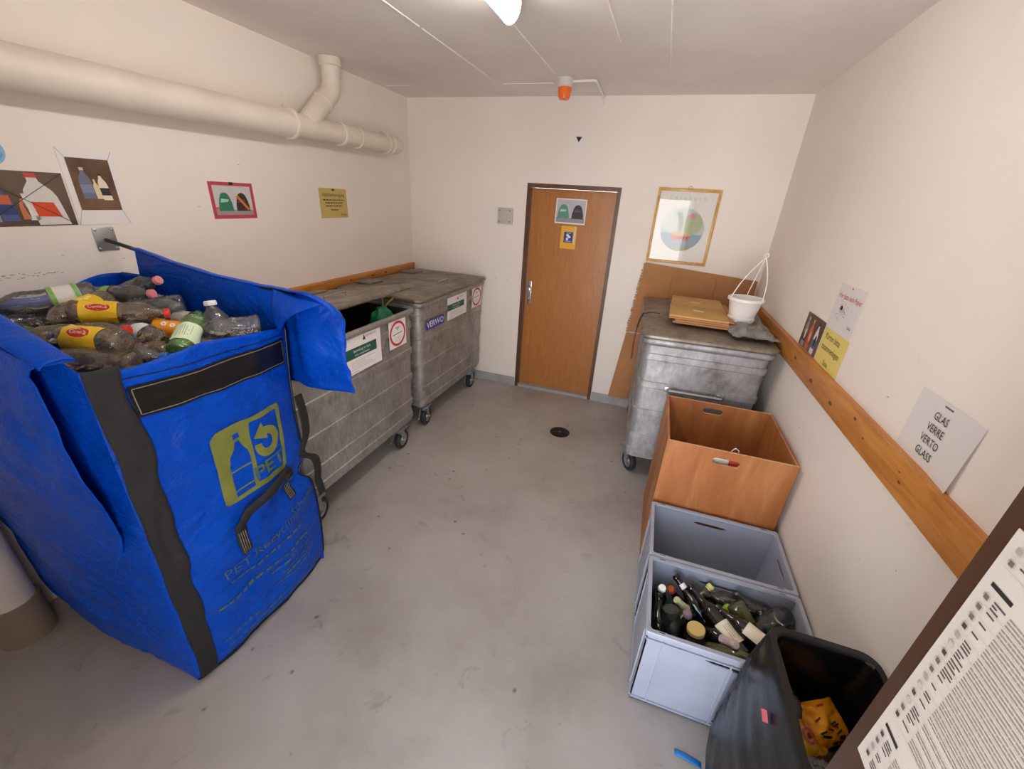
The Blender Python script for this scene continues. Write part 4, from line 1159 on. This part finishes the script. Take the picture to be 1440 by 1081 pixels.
# printed waste calendar on the open entrance door
b = MB(); PW_, PH_ = .297, .42
b.box((0, 0, 0), (PW_, PH_, .0012), mat('dimmed_white_paper', '#b0a8a0', 0.75))  # white sheet, its colour greyed to stand in for dim light
rs = random.Random(11)
M_TXT = flat('#83796d'); M_TXT2 = flat('#4b4743')
def trow(u0, u1, v, h=.0019, gap=.004):
    u_ = u0
    while u_ < u1:
        l = rs.uniform(.004, .013); b.rect(u_, v, min(u_ + l, u1), v + h, .0016, M_TXT, None); u_ += l + rs.uniform(.0006, .0011)
def group(v0, n, title):
    for k in range(n):
        v = v0 + .0157*k
        ic = rs.choice(['#8d8984', '#5d5955', '#a7a29c', '#3c3936'])
        b.ell(.0165, v, .0052, .0052, .0016, flat('#a39b93'), None, 14); b.rect(.0135, v - .003, .0195, v + .003, .002, flat(ic), None)
        for q_ in range(rs.choice((1, 1, 2, 3))): b.rect(.026, v + .002 - .0045*q_, .026 + rs.uniform(.007, .017), v + .0042 - .0045*q_, .0016, M_TXT2, None)
        for q_ in range(rs.choice((2, 3, 3))): trow(.048, rs.uniform(.2, .285), v + .003 - .0045*q_)
        b.rect(.01, v - .0082, .285, v - .0078, .0016, flat('#9d958d'), None)
    b.rect(.012, v0 + .0157*n - .002, .012 + .03, v0 + .0157*n + .0035, .0016, M_BLACK, None)
group(.022, 4, ''); group(.116, 15, ''); group(.385, 2, '')
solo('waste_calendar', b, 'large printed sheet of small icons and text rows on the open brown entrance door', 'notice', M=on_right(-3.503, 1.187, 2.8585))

# ------------------------------------------------------------------ plastic and glass bottles
VIEW = Vector((.55, -.45, .75)); CAMR = Vector((0.94455, 0.32331, 0.05744))
def prof_pet(t, kind):
    if kind == 'smooth':
        tab = [(0, .55), (.012, .85), (.05, 1), (.10, .98), (.30, .95), (.34, .99), (.55, .99), (.6, .95), (.66, 1), (.74, .93), (.82, .66), (.89, .38), (.905, .34), (.94, .33), (.943, .36)]
    else:
        tab = [(0, .5), (.012, .84), (.05, 1), (.09, .93), (.13, 1), (.17, .93), (.21, 1), (.25, .94), (.28, .98), (.30, .94), (.60, .94), (.62, 1), (.66, .95), (.70, .98), (.78, .80), (.85, .55), (.90, .36), (.94, .33), (.943, .38)]
    return lerp_tab(tab, t)
def prof_wine(t, kind):
    if kind == 'wine': tab = [(0, .8), (.01, .96), (.03, 1), (.58, 1), (.64, .93), (.70, .62), (.75, .42), (.80, .38), (.94, .36), (.945, .43), (.975, .43), (.985, .38), (1, .36)]
    elif kind == 'beer': tab = [(0, .8), (.012, .96), (.03, 1), (.55, 1), (.62, .92), (.70, .66), (.80, .46), (.93, .40), (.935, .47), (.97, .47), (1, .40)]
    elif kind == 'jar': tab = [(0, .75), (.03, .97), (.08, 1), (.15, .96), (.22, 1), (.29, .96), (.36, 1), (.43, .96), (.50, 1), (.57, .96), (.7, 1), (.8, .86), (.84, .82), (.99, .82), (1, .8)]
    else: tab = [(0, .8), (.012, .96), (.04, 1), (.62, 1), (.72, .9), (.80, .6), (.86, .45), (.97, .43), (1, .4)]
    return lerp_tab(tab, t)
def axes_for(base, cap):
    z = (Vector(cap) - Vector(base)).normalized()
    x = (VIEW - z*VIEW.dot(z)).normalized(); y = z.cross(x)
    return x, y, z
def crush_fn(R, L, crush, seed):
    def f(a, t, r):
        k = noise.noise(Vector((cos(a)*1.6 + seed, sin(a)*1.6, t*L*22)))
        k2 = noise.noise(Vector((cos(a)*2.6 + seed, sin(a)*2.6 + 7, t*L*45)))
        env = sin(pi*min(1, max(0, t)))**.6 if t < .88 else max(0, (.945 - t)/.065)*.5
        k3 = noise.noise(Vector((cos(a)*4.5 + seed, sin(a)*4.5 + 3, t*L*70)))
        r2 = r*(1 - crush*env*(.75*abs(k) + .35*abs(k2) + .08*abs(k3) + .05))
        x, y = r2*cos(a), r2*sin(a)
        x *= 1 - .45*crush*env; y *= 1 + .12*crush*env
        bx = crush*R*.5*noise.noise(Vector((seed, t*3, 5))); by = crush*R*.5*noise.noise(Vector((seed + 9, t*3, 5)))
        return (x + bx*env, y + by*env, t*L)
    return f

def make_bottle(name, label, group, center, axis, L, R, profile, kind, body_m, cap_m=None, lab=None, crush=.3, seed=1.0, neck=None, capkind='screw'):
    x, y, z = axes_for((0, 0, 0), axis)
    o = Vector(center) - z*L/2
    M = Matrix(((x.x, y.x, z.x, o.x), (x.y, y.y, z.y, o.y), (x.z, y.z, z.z, o.z), (0, 0, 0, 1)))
    t = thing(name, label, 'bottle', group=group, M=M)
    f = crush_fn(R, L, crush, seed); n = 28; b = MB()
    ts = sorted(set([0, .012, .03] + [j/40 for j in range(2, 38)] + [.905, .94, .943])) if profile is prof_pet else sorted(set([0, .01, .03] + [j/30 for j in range(2, 29)] + [.935, .945, .975, .985, 1]))
    b.loft([[f(2*pi*j/n, q_, R*profile(q_, kind)) for j in range(n)] for q_ in ts], body_m, cap1=(profile is not prof_pet))
    b.build('bottle_shell' if profile is prof_pet else 'glass_body', t, sharp=60)
    if cap_m:
        b = MB()
        if capkind == 'screw':
            rc = R*.40; zc = L*.935
            b.lathe([(rc*.93, zc), (rc, zc + .001), (rc, zc + .016), (rc*.9, zc + .019)], cap_m, None, 20)
            for j in range(20): b.box((rc*.99, -.0008, zc + .002), (rc*1.03, .0008, zc + .015), cap_m, Matrix.Rotation(2*pi*j/20, 4, 'Z'))
            b.build('cap', t)
        else:
            t0 = .74 if capkind == 'foil' else .9
            b.lathe([(R*profile(q_, kind) + .0012, q_*L) for q_ in [t0 + (1.0 - t0)*j/10 for j in range(11)]] + [(.002, L + .001)], cap_m, None, 20, cap0=False)
            b.build('foil' if capkind == 'foil' else 'cap', t)
    if lab:
        m, z0, z1, arc, deco = lab
        b = MB(); nu = 26; a0 = -arc/2
        ts2 = [z0 + (z1 - z0)*j/8 for j in range(9)]
        lt = lambda a, q_, e=0: f(a, q_, R*profile(q_, kind) + .0015 + e + R*.015)
        b.grid(lambda u, v: lt(a0 + arc*u, z0 + (z1 - z0)*v), nu, 8, m)
        lo = b.build('label', t)
        # decorations printed on the label: u along the bottle axis (screen right), v around
        if deco:
            sgn = 1 if z.dot(CAMR) > 0 else -1
            D = MB(); dd = MB()
            deco(dd)
            for v in dd.v:
                q_ = (z0 + z1)/2 + sgn*v.x/L; a = (-v.y if sgn > 0 else v.y)/R
                D.v.append(Vector(lt(a, q_, .0008 + v.z)))
            D.f, D.mi, D.mats = dd.f, dd.mi, dd.mats
            D.build('print', lo)
    return t

def oval_logo(dd):
    n = 18
    def fan(rx, ry, w, m):
        for k in range(3):
            r0, r1 = k/3, (k + 1)/3
            for j in range(n):
                a, c = 2*pi*j/n, 2*pi*(j + 1)/n
                dd.poly([(rx*r0*cos(a), ry*r0*sin(a)), (rx*r1*cos(a), ry*r1*sin(a)), (rx*r1*cos(c), ry*r1*sin(c)), (rx*r0*cos(c), ry*r0*sin(c))], w, m, None)
    fan(.038, .021, 0, flat('#f0d45a')); fan(.035, .018, .0004, flat('#c2231d'))
    dd.text('Comella', 0, 0, .019, .0012, M_PAPER, None, sx=.85)
def lemons(dd):
    for k in range(4): dd.ell(-.03 + .02*k, -.004 + .006*(k % 2), .009, .008, .0003*k, flat('#f2e27a'), None, 12)
def daisies(dd):
    for k in range(2):
        for j in range(7): dd.ell(.014 - .03*k + .007*cos(j*.9), .002 + .007*sin(j*.9), .0042, .0035, .0002*j, flat('#e9eef5'), None, 8)
        dd.ell(.014 - .03*k, .002, .003, .003, .0018, flat('#d9a020'), None, 8)
def lines(dd):
    for k in range(6): dd.rect(-.03, -.022 + .008*k, .03 - .006*(k % 3), -.020 + .008*k, 0, flat('#8fa087'), None)
def slash(dd):
    for k in range(4): dd.poly([(-.03 + .017*k, -.018), (-.02 + .017*k, -.018), (-.012 + .017*k, .018), (-.022 + .017*k, .018)], 0, flat('#d8d6d2'), None)
def greenband(dd):
    [dd.rect(x_, -.06 + .006*k, x_ + .014, -.054 + .006*k, 0, flat('#7fb552'), None) for x_ in (-.042, .028) for k in range(20)]

Y_ = flat('#e8bd1e', .35); OR_ = flat('#ee9a1c', .35); WH_ = flat('#e3e1da', .4); LG_ = flat('#b9d2a6', .4); PG_ = flat('#cfe0bd', .4); BKL = flat('#1b1a19', .4); GRY = flat('#c6c2bb', .4)
CAPS = {'pink': flat('#e58a95', .35), 'white': flat('#ecebe6', .35), 'red': flat('#e03a24', .35), 'blue': flat('#2b6fb4', .35), 'orange': flat('#f0702c', .35), 'green': flat('#2f8f4a', .35)}
full = 2*pi*.98
# base point, cap point, anchor, length, radius, style, body, cap, label (material, from, to, arc, print), crush, label text
PET = [
 ((.145, -2.80, 1.385), (.36, -2.75, 1.475), 'c', .30, .046, 'smooth', M_PETD, 'pink', None, .25, 'smoky clear plastic bottle with pink cap leaning on the far wall of the blue bag'),
 ((.03, -2.86, 1.385), (.25, -2.80, 1.41), 'c', .31, .045, 'ribbed', M_PET, 'pink', (flat('#8fb86a'), .30, .42, full, None), .3, 'clear plastic bottle with pink cap and green label lying at the back of the heap'),
 ((.20, -2.74, 1.36), (.29, -2.84, 1.385), 'c', .24, .036, 'ribbed', M_PETG, 'white', None, .4, 'dark green plastic bottle among the clear ones near the far wall of the bag'),
 ((.47, -2.75, 1.375), (.37, -2.87, 1.365), 'm', .24, .042, 'ribbed', M_PETD, None, None, .5, 'crushed smoky bottle without cap behind the orange-labelled bottle'),
 ((.50, -2.735, 1.37), (.34, -2.73, 1.40), 'm', .20, .035, 'ribbed', thin_clear('milky_plastic', '#e9e9e9', .2, .55, .8, '#e2e2e2'), None, None, .6, 'crumpled milky white plastic bottle against the far wall of the bag'),
 ((.80, -2.80, 1.30), (.775, -2.79, 1.44), 'c', .27, .055, 'smooth', M_PET, 'white', None, .45, 'large clear bottle standing upright with a white cap'),
 ((.46, -2.77, 1.37), (.68, -2.75, 1.37), 'm', .24, .038, 'ribbed', M_PET, None, (GRY, .3, .62, full, lines), .35, 'clear bottle with pale grey label lying behind the upright white-capped bottle'),
 ((.975, -2.80, 1.335), (.90, -2.88, 1.33), 'm', .22, .045, 'ribbed', M_PET, 'orange', None, .65, 'crumpled clear bottle in the far right corner of the bag'),
 ((.74, -2.88, 1.335), (.565, -2.97, 1.37), 'm', .25, .038, 'ribbed', M_PETB, 'red', (OR_, .22, .66, full, daisies), .3, 'bottle with an orange label printed with white daisies'),
 ((.33, -2.94, 1.40), (.44, -3.16, 1.385), 'm', .31, .044, 'smooth', M_PETB, None, (Y_, .22, .58, full, lemons), .3, 'bottle with a yellow label printed with pale lemons'),
 ((.47, -3.10, 1.395), (.62, -2.92, 1.37), 'm', .29, .043, 'smooth', M_PETB, 'red', (Y_, .12, .48, full, oval_logo), .45, 'brownish bottle with yellow label and red oval, farther of the two such bottles'),
 ((.52, -3.20, 1.36), (.728, -3.085, 1.385), 'c', .28, .042, 'smooth', M_PETB, 'red', None, .5, 'crushed brownish bottle without label and with a red cap in the middle of the heap'),
 ((.885, -3.215, 1.375), (.66, -3.275, 1.375), 'm', .28, .044, 'smooth', M_PETB, None, (Y_, .22, .64, full, oval_logo), .4, 'brownish bottle with yellow label and red oval, nearer of the two such bottles'),
 ((.97, -3.06, 1.33), (.88, -2.93, 1.385), 'm', .25, .042, 'ribbed', M_PETLG, None, (PG_, .14, .52, full, lines), .3, 'pale green bottle with a whitish green label at the front edge of the bag'),
 ((.80, -3.235, 1.37), (.955, -3.135, 1.36), 'c', .24, .036, 'ribbed', M_PET, 'blue', (BKL, .3, .62, full, slash), .4, 'clear bottle with black and white label and a blue cap'),
 ((1.0, -3.22, 1.335), (.83, -3.29, 1.35), 'm', .26, .044, 'smooth', M_PETB, None, None, .55, 'crumpled brownish bottle pressed against the near front corner of the bag'),
 ((.27, -2.96, 1.40), (.20, -3.17, 1.385), 'm', .31, .047, 'ribbed', M_PET, None, (WH_, .16, .44, full, greenband), .25, 'large clear bottle with a white and green label at the left of the heap'),
 ((.50, -3.16, 1.34), (.33, -3.22, 1.37), 'm', .25, .036, 'ribbed', M_PETLG, 'orange', None, .5, 'greenish clear bottle with orange cap beside the near flap of the bag'),
 ((.93, -2.90, 1.315), (.74, -2.95, 1.33), 'm', .27, .042, 'ribbed', M_PET, None, None, .55, 'crushed clear bottle just in front of the upright white-capped bottle'),
 ((.93, -2.99, 1.315), (.80, -3.10, 1.345), 'm', .24, .038, 'ribbed', M_PETB, 'red', None, .55, 'brownish crushed bottle between the pale green and the orange-labelled bottles'),
 ((.10, -3.06, 1.38), (.12, -3.26, 1.385), 'm', .28, .042, 'ribbed', M_PET, 'white', None, .3, 'clear bottle with white cap at the far left edge of the heap'),
 ((.60, -3.00, 1.345), (.78, -3.02, 1.345), 'm', .26, .040, 'smooth', M_PET, None, (flat('#dfe4ea', .4), .25, .5, full, None), .55, 'flattened clear bottle with whitish label in the middle of the heap'),
 ((.86, -2.75, 1.31), (.95, -2.745, 1.32), 'm', .20, .036, 'ribbed', M_PETD, None, None, .5, 'small smoky bottle low at the far wall behind the upright bottle'),
 ((.74, -3.29, 1.33), (.58, -3.27, 1.36), 'c', .22, .034, 'ribbed', M_PET, 'orange', None, .4, 'small clear bottle with orange cap under the near yellow-labelled bottle'),
]
items = []
for e in PET:
    B_, C_ = Vector(e[0]), Vector(e[1]); dv = (C_ - B_).normalized()
    c = C_ - dv*e[3]/2 if e[2] == 'c' else (B_ + C_)/2
    items.append([c, dv, e[3], e[4]])
rs = random.Random(21)
under = []
for gx in range(6):
    for gy in range(3):
        a = rs.uniform(0, 2*pi)
        under.append([Vector((.13 + .15*gx + rs.uniform(-.02, .02), -3.24 + .2*gy + rs.uniform(-.02, .02), 1.245 + rs.uniform(-.015, .015))), Vector((cos(a), sin(a), rs.uniform(-.2, .2))).normalized(), .25, .040])
def seg_near(p1, d1, l1, p2, d2, l2):
    best = None
    for i in range(7):
        a = p1 + d1*l1*(i/6 - .5)
        s_ = max(-l2/2, min(l2/2, (a - p2).dot(d2))); q_ = p2 + d2*s_
        dd = (a - q_).length
        if best is None or dd < best[0]: best = (dd, a, q_)
    return best
allb = items + under
home = [e[0].copy() for e in items]
for it in range(30):
    for i in range(len(allb)):
        for j in range(i + 1, len(allb)):
            A_, B_ = allb[i], allb[j]
            if (A_[0] - B_[0]).length > .36: continue
            dd, pa, pb = seg_near(A_[0], A_[1], A_[2]*.8, B_[0], B_[1], B_[2]*.8)
            ov = (A_[3] + B_[3])*.90 - dd
            if ov > 0:
                n_ = (pa - pb).normalized() if dd > 1e-5 else Vector((0, 0, 1))
                wa, wb = (.5, .5)
                if j >= len(items) and i < len(items): wa, wb = .15, .85
                A_[0] += n_*ov*wa*.4*Vector((1, 1, 1)).length/1.732; B_[0] -= n_*ov*wb*.4
    for k in range(len(items)): items[k][0] += (home[k] - items[k][0])*.12
    for k, e in enumerate(allb):
        hx = abs(e[1].x)*e[2]/2 + e[3]; hy = abs(e[1].y)*e[2]/2 + e[3]*.9
        e[0].x = max(.13 + hx*.9, min(.995 - hx*.92, e[0].x)); e[0].y = max(-3.37 + hy*.95, min(-2.725 - hy*.95, e[0].y))
        if k < len(items): e[0].z = min(e[0].z, 1.425)
for i, (e, it) in enumerate(zip(PET, items)):
    make_bottle('plastic_bottle', e[10], 'plastic bottles in the blue bag', it[0], it[1], e[3], e[4], prof_pet, e[5], e[6], CAPS.get(e[7]), e[8], e[9]*.62, 3.1*i + 1)
for i, it in enumerate(under):
    make_bottle('plastic_bottle', 'crushed clear plastic bottle buried beneath the top layer of the heap in the blue bag', 'buried plastic bottles in the blue bag', it[0], it[1], it[2], it[3], prof_pet, 'ribbed', (M_PETU, M_PETU2)[i % 2], None, None, .5, 2.3*i + 50)

CRM = flat('#e6dcc3', .6)
GL = [
 ((2.735, -2.50, .27), (2.733, -2.545, .385), 'c', .27, .036, 'wine', M_GLASSG, (M_WHITE, 'cap'), None, 'green glass bottle with a white cap at the left end of the crate'),
 ((2.90, -2.57, .29), (2.775, -2.475, .375), 'c', .31, .038, 'wine', M_GLASSBK, None, (M_PAPER, .80, .87, 2.6, None), 'black bottle with a white crescent neck label near the back wall of the crate'),
 ((3.03, -2.70, .325), (2.875, -2.54, .375), 'm', .31, .040, 'wine', M_GLASSBK, None, (CRM, .16, .44, 2.4, lines), 'black wine bottle with a cream label lying across the middle of the crate'),
 ((2.87, -2.55, .27), (2.955, -2.47, .375), 'c', .24, .031, 'beer', M_GLASSOL, (flat('#c9c878'), 'cap'), None, 'small olive bottle with a pale banded cap near the back wall of the crate'),
 ((3.17, -2.60, .27), (3.01, -2.54, .38), 'c', .30, .038, 'wine', M_GLASSG, (flat('#a5c832', .3), 'foil'), None, 'wine bottle with a lime green foil on its neck'),
 ((3.12, -2.465, .33), (2.97, -2.475, .345), 'm', .28, .037, 'round', M_GLASSC, None, None, 'clear glass bottle lying along the back wall of the crate'),
 ((3.20, -2.46, .34), (3.11, -2.55, .365), 'm', .22, .040, 'round', M_GLASSC, None, None, 'clear glass bottle in the back right corner of the crate'),
 ((3.06, -2.57, .355), (3.12, -2.61, .30), 'm', .22, .036, 'round', M_GLASSOL, None, None, 'olive bottle showing its round base at the right of the crate'),
 ((3.22, -2.68, .29), (3.08, -2.60, .36), 'm', .27, .038, 'wine', M_GLASSBR, None, (CRM, .15, .5, 2.8, None), 'brown bottle with a pale yellow label at the right end of the crate'),
 ((2.93, -2.63, .28), (3.01, -2.735, .385), 'c', .28, .034, 'wine', M_GLASSBK, (flat('#c3aaa8', .3), 'foil'), None, 'black bottle with a pinkish foil near the front wall of the crate'),
 ((3.15, -2.70, .31), (3.03, -2.735, .33), 'm', .24, .040, 'round', M_GLASSBR, None, None, 'dark brown round bottle at the front right of the crate'),
 ((2.93, -2.57, .27), (2.805, -2.595, .375), 'c', .27, .034, 'wine', M_GLASSG, (flat('#c6cf9c', .3), 'foil'), None, 'green bottle with a pale green foil pointing to the left'),
 ((2.90, -2.63, .26), (2.845, -2.63, .375), 'c', .24, .035, 'beer', M_GLASSBK, (flat('#8d7480', .3), 'cap'), None, 'black bottle with a dull purple cap left of the cream-labelled wine bottle'),
 ((2.88, -2.70, .24), (2.865, -2.70, .37), 'c', .16, .040, 'jar', M_GLASSC, (flat('#c9b26a', .3), 'cap'), None, 'ribbed clear jar with a golden lid near the front wall of the crate'),
 ((2.80, -2.68, .26), (2.765, -2.655, .375), 'c', .22, .038, 'jar', M_GLASSC, None, None, 'clear ribbed glass jar at the front left of the crate'),
 ((2.86, -2.53, .26), (2.79, -2.525, .35), 'c', .23, .033, 'beer', M_GLASSBR, (flat('#b5532e', .3), 'cap'), None, 'brown bottle with a rust orange cap at the back left of the crate'),
 ((2.74, -2.72, .25), (2.725, -2.62, .34), 'm', .24, .034, 'beer', M_GLASSG, None, None, 'dark green bottle in the front left corner of the crate'),
 ((3.22, -2.52, .33), (3.09, -2.475, .40), 'm', .26, .036, 'wine', M_GLASSC, None, None, 'clear wine bottle on top at the back right of the crate, its neck pointing left'),
 ((2.99, -2.48, .30), (3.09, -2.52, .37), 'm', .24, .033, 'beer', M_GLASSG, None, None, 'dark green bottle between the lime-foiled bottle and the back wall of the crate'),
 ((3.10, -2.66, .35), (3.00, -2.60, .36), 'm', .24, .034, 'beer', M_GLASSBR, None, (CRM, .2, .5, 2.2, None), 'small brown bottle with a cream label beside the cream-labelled wine bottle'),
 ((2.96, -2.745, .30), (3.05, -2.765, .345), 'm', .20, .030, 'beer', M_GLASSOL, (flat('#9ab83a', .3), 'cap'), None, 'small bottle with a light green cap along the front wall of the crate'),
]
gitems = []
for e in GL:
    B_, C_ = Vector(e[0]), Vector(e[1]); dv = (C_ - B_).normalized()
    c = C_ - dv*e[3]/2 if e[2] == 'c' else (B_ + C_)/2
    gitems.append([c + Vector((0, 0, .02)), dv, e[3], e[4]])
gunder = []
for k in range(10):
    a = rs.uniform(-.4, .4) + (0 if k % 2 else 2.6)
    gunder.append([Vector((2.80 + .04*(k % 2) + .085*(k // 2), -2.70 + .17*(k % 2), .165)), Vector((cos(a)*.6, sin(a), .1)).normalized(), .24, .036])
allg = gitems + gunder
ghome = [e[0].copy() for e in gitems]
for it in range(30):
    for i in range(len(allg)):
        for j in range(i + 1, len(allg)):
            A_, B_ = allg[i], allg[j]
            if (A_[0] - B_[0]).length > .36: continue
            dd, pa, pb = seg_near(A_[0], A_[1], A_[2]*.8, B_[0], B_[1], B_[2]*.8)
            ov = (A_[3] + B_[3])*.86 - dd
            if ov > 0:
                n_ = (pa - pb).normalized() if dd > 1e-5 else Vector((0, 0, 1))
                wa, wb = (.15, .85) if (j >= len(gitems) and i < len(gitems)) else (.5, .5)
                A_[0] += n_*ov*wa*.4; B_[0] -= n_*ov*wb*.4
    for k in range(len(gitems)): gitems[k][0] += (ghome[k] - gitems[k][0])*.2
    for k, e in enumerate(allg):
        hx = abs(e[1].x)*e[2]/2 + e[3]*sqrt(max(0, 1 - e[1].x**2)); hy = abs(e[1].y)*e[2]/2 + e[3]*sqrt(max(0, 1 - e[1].y**2)); hz = abs(e[1].z)*e[2]/2 + e[3]*sqrt(max(0, 1 - e[1].z**2))
        e[0].x = max(2.69 + hx, min(3.272 - hx, e[0].x)); e[0].y = max(-2.798 + hy, min(-2.438 - hy, e[0].y)); e[0].z = max(.012 + hz, min(.425 - hz*.9, e[0].z))
for i, (e, it) in enumerate(zip(GL, gitems)):
    make_bottle('glass_bottle', e[9], 'glass bottles in the nearer crate', it[0], it[1], e[3], e[4], prof_wine, e[5], e[6], e[7][0] if e[7] else None, e[8], 0.0, 1.0 + i, capkind=e[7][1] if e[7] else 'cap')
for i, it in enumerate(gunder):
    make_bottle('glass_bottle', 'dark empty glass bottle lying beneath the others in the nearer crate', 'buried glass bottles in the nearer crate', it[0], it[1], it[2], it[3], prof_wine, 'beer', (M_GLASSG, M_GLASSBR, M_GLASSBK)[i % 3], None, None, 0.0, 90.0 + i)

# ------------------------------------------------------------------ black bin with liner, by the open door
KX, KY, KH = 3.150, -3.075, .69
t = thing('black_bin', 'black plastic waste bin with a black liner beside the open entrance door', 'waste bin', (KX, KY, 0))
b = MB()
kr = [rr(.105 + .03*z/KH, .165 + .03*z/KH, .04, z) for z in (0, .01, .2, .45, .66)] + [rr(.142, .205, .045, .665), rr(.147, .21, .045, .675), rr(.146, .209, .045, KH - .003), rr(.14, .203, .04, KH), rr(.132, .194, .04, KH - .004), rr(.128, .19, .04, .6), rr(.10, .16, .035, .02)]
b.loft(kr, M_BLACKPL); b.build('bin_body', t)
b = MB()
def liner(u, v):
    a = 2*pi*u; k = len(LR)
    i = int(u*k) % k; j = (i + 1) % k; q_ = u*k - int(u*k)
    px, py = LR[i][0]*(1 - q_) + LR[j][0]*q_, LR[i][1]*(1 - q_) + LR[j][1]*q_
    d_ = Vector((px, py, 0)).normalized()
    if v < .12:                       # inside the rim, then over it
        s_ = v/.12; z = KH - .10 + (.106)*s_; o = -.018 + .0*s_
    elif v < .2:
        s_ = (v - .12)/.08; z = KH + .006; o = -.018 + .03*s_
    else:
        s_ = (v - .2)/.8; z = KH + .006 - s_*(KH - .10)
        side = max(0, -d_.x)*1.0 + max(0, d_.y)*.12 + max(0, d_.x)*.04 + max(0, -d_.y)*.25
        o = .012 + .055*side*s_**.8 - .02*s_*(1 - side)
        o += (.020*noise.noise(Vector((a*2.2, z*2, 3))) + .012*(1 - 2*abs(noise.noise(Vector((a*5 + z*4, z*3, 6))))) + .005*noise.noise(Vector((a*14, z*16, 1))))*min(1, s_*4)*(.3 + .7*side)
    return (px + d_.x*o, py + d_.y*o, z)
LR = [(p_[0], p_[1]) for p_ in rr(.142, .205, .045, 0, 6)]
b.grid(liner, 110, 46, M_BINBAG, closed_u=True)
o = b.build('liner', t, 'crinkled black bin liner', sharp=70)
b = MB()
b.grid(lambda u, v: (-.172 - .012*sin(pi*u) , -.01 - .03*v + .012*(u - .5), .615 - .014*u - .008*v), 5, 5, flat('#c0515e', .4))
lp = b.build('pink_tag', o, 'faded pink tag')

def packet(name, label, loc, rot, w, l, th, m, m2, deco=None, cat='packet', seed=1.0):
    t = thing(name, label, cat, M=Matrix.Translation(loc) @ Matrix.Rotation(rot[2], 4, 'Z') @ Matrix.Rotation(rot[0], 4, 'X') @ Matrix.Rotation(rot[1], 4, 'Y'), group='wrappers in the black bin')
    def top(sg):
        def fn(u, v):
            x, y = (u - .5)*w, (v - .5)*l
            e = (4*u*(1 - u))**.5 * (4*v*(1 - v))**.6
            z = sg*th*e*(1 + .5*noise.noise(Vector((x*28, y*28, seed)))) + .010*noise.noise(Vector((x*18, y*18, seed + 3))) + .004*noise.noise(Vector((x*60, y*60, seed)))
            return (x*(1 - .05*e), y*(1 - .06*e), z)
        return fn
    b = MB(); b.grid(top(1), 22, 26, m); b.grid(top(-1), 22, 26, m); b.build('wrapper', t, sharp=60)
    if deco:
        b = MB(); d0 = MB(); deco(d0)
        f_ = top(1)
        for v in d0.v:
            p_ = Vector(f_(v.x/w + .5, v.y/l + .5)); b.v.append(p_ + Vector((0, 0, .002 + v.z)))
        b.f, b.mi, b.mats = d0.f, d0.mi, d0.mats; b.build('print', t)
    return t
FO = mat('orange_foil', '#e59a16', 0.25, 0.2, col2='#d8830f', scale=20); FD = mat('dark_foil', '#33160f', 0.25, 0.3, col2='#c07a18', scale=16, lo=.5, hi=.56); FY = mat('yellow_foil', '#e6b024', 0.25, 0.2, col2='#b5621a', scale=26)
FP = mat('greyish_film', '#5b5452', 0.25, 0, col2='#3a3534', scale=20)
def rose(dd):
    dd.ring(0, 0, .022, .022, .007, 0, flat('#b23a4e', .3), None, 20); dd.ell(0, 0, .008, .008, .0004, flat('#8c2436', .3), None, 12)
def scrib(dd):
    r_ = random.Random(9)
    for k in range(16):
        a = r_.uniform(-.045, .045); c = r_.uniform(-.05, .05); dd.line((a - .012, c), (a + .012, c + r_.uniform(-.01, .01)), .005, 0, M_BLACK if k % 3 else flat('#7a1f12'), None)
def zscr(dd):
    for k in range(5): dd.line((-.02, -.04 + .018*k), (.02, -.032 + .018*k), .004, 0, flat('#3a140c'), None)
packet('snack_packet', 'orange and dark printed packet with a shiny yellow rim, topmost in the black bin', (3.185, -2.985, .50), (.5, .1, .5), .14, .11, .022, FO, FD, scrib, seed=1.0)
packet('snack_packet', 'crumpled yellow packet with a pinkish ring in the black bin', (3.125, -3.04, .490), (.25, -.2, 1.1), .13, .12, .022, FY, FD, rose, seed=4.0)
packet('snack_packet', 'orange packet with dark scribbled print at the left side of the black bin', (3.085, -3.10, .485), (.2, .35, .15), .06, .14, .018, FO, FD, zscr, seed=8.0)
packet('film_scrap', 'crumpled dark film beside the packets in the black bin', (3.10, -2.965, .505), (.6, .4, .9), .10, .11, .03, FP, FP, None, 'plastic film', seed=12.0)
packet('film_scrap', 'brownish clear film lowest and nearest in the black bin', (3.185, -3.13, .46), (.1, .1, .3), .13, .18, .03, thin_clear('brownish_film', '#8d7a66', .12, .5, .8, '#4d4036'), FP, None, 'plastic film', seed=15.0)

# blue strip on the floor by the black bin
b = MB(); b.grid(lambda u, v: (-.045 + .095*u, (v - .5)*.020 - .012*u, .003 + .006*sin(pi*u)), 8, 3, flat('#1f78c0', .4))
o = solo('blue_strap', b, 'short blue plastic strap lying on the floor beside the black bin', 'strap', (2.905, -2.945, 0))
sd = o.modifiers.new('thickness', 'SOLIDIFY'); sd.thickness = .003
# little litter specks
rs = random.Random(2)
for (x, y) in ((1.45, -2.35), (1.70, -2.85), (1.25, -1.95), (2.3, -2.3)): pass
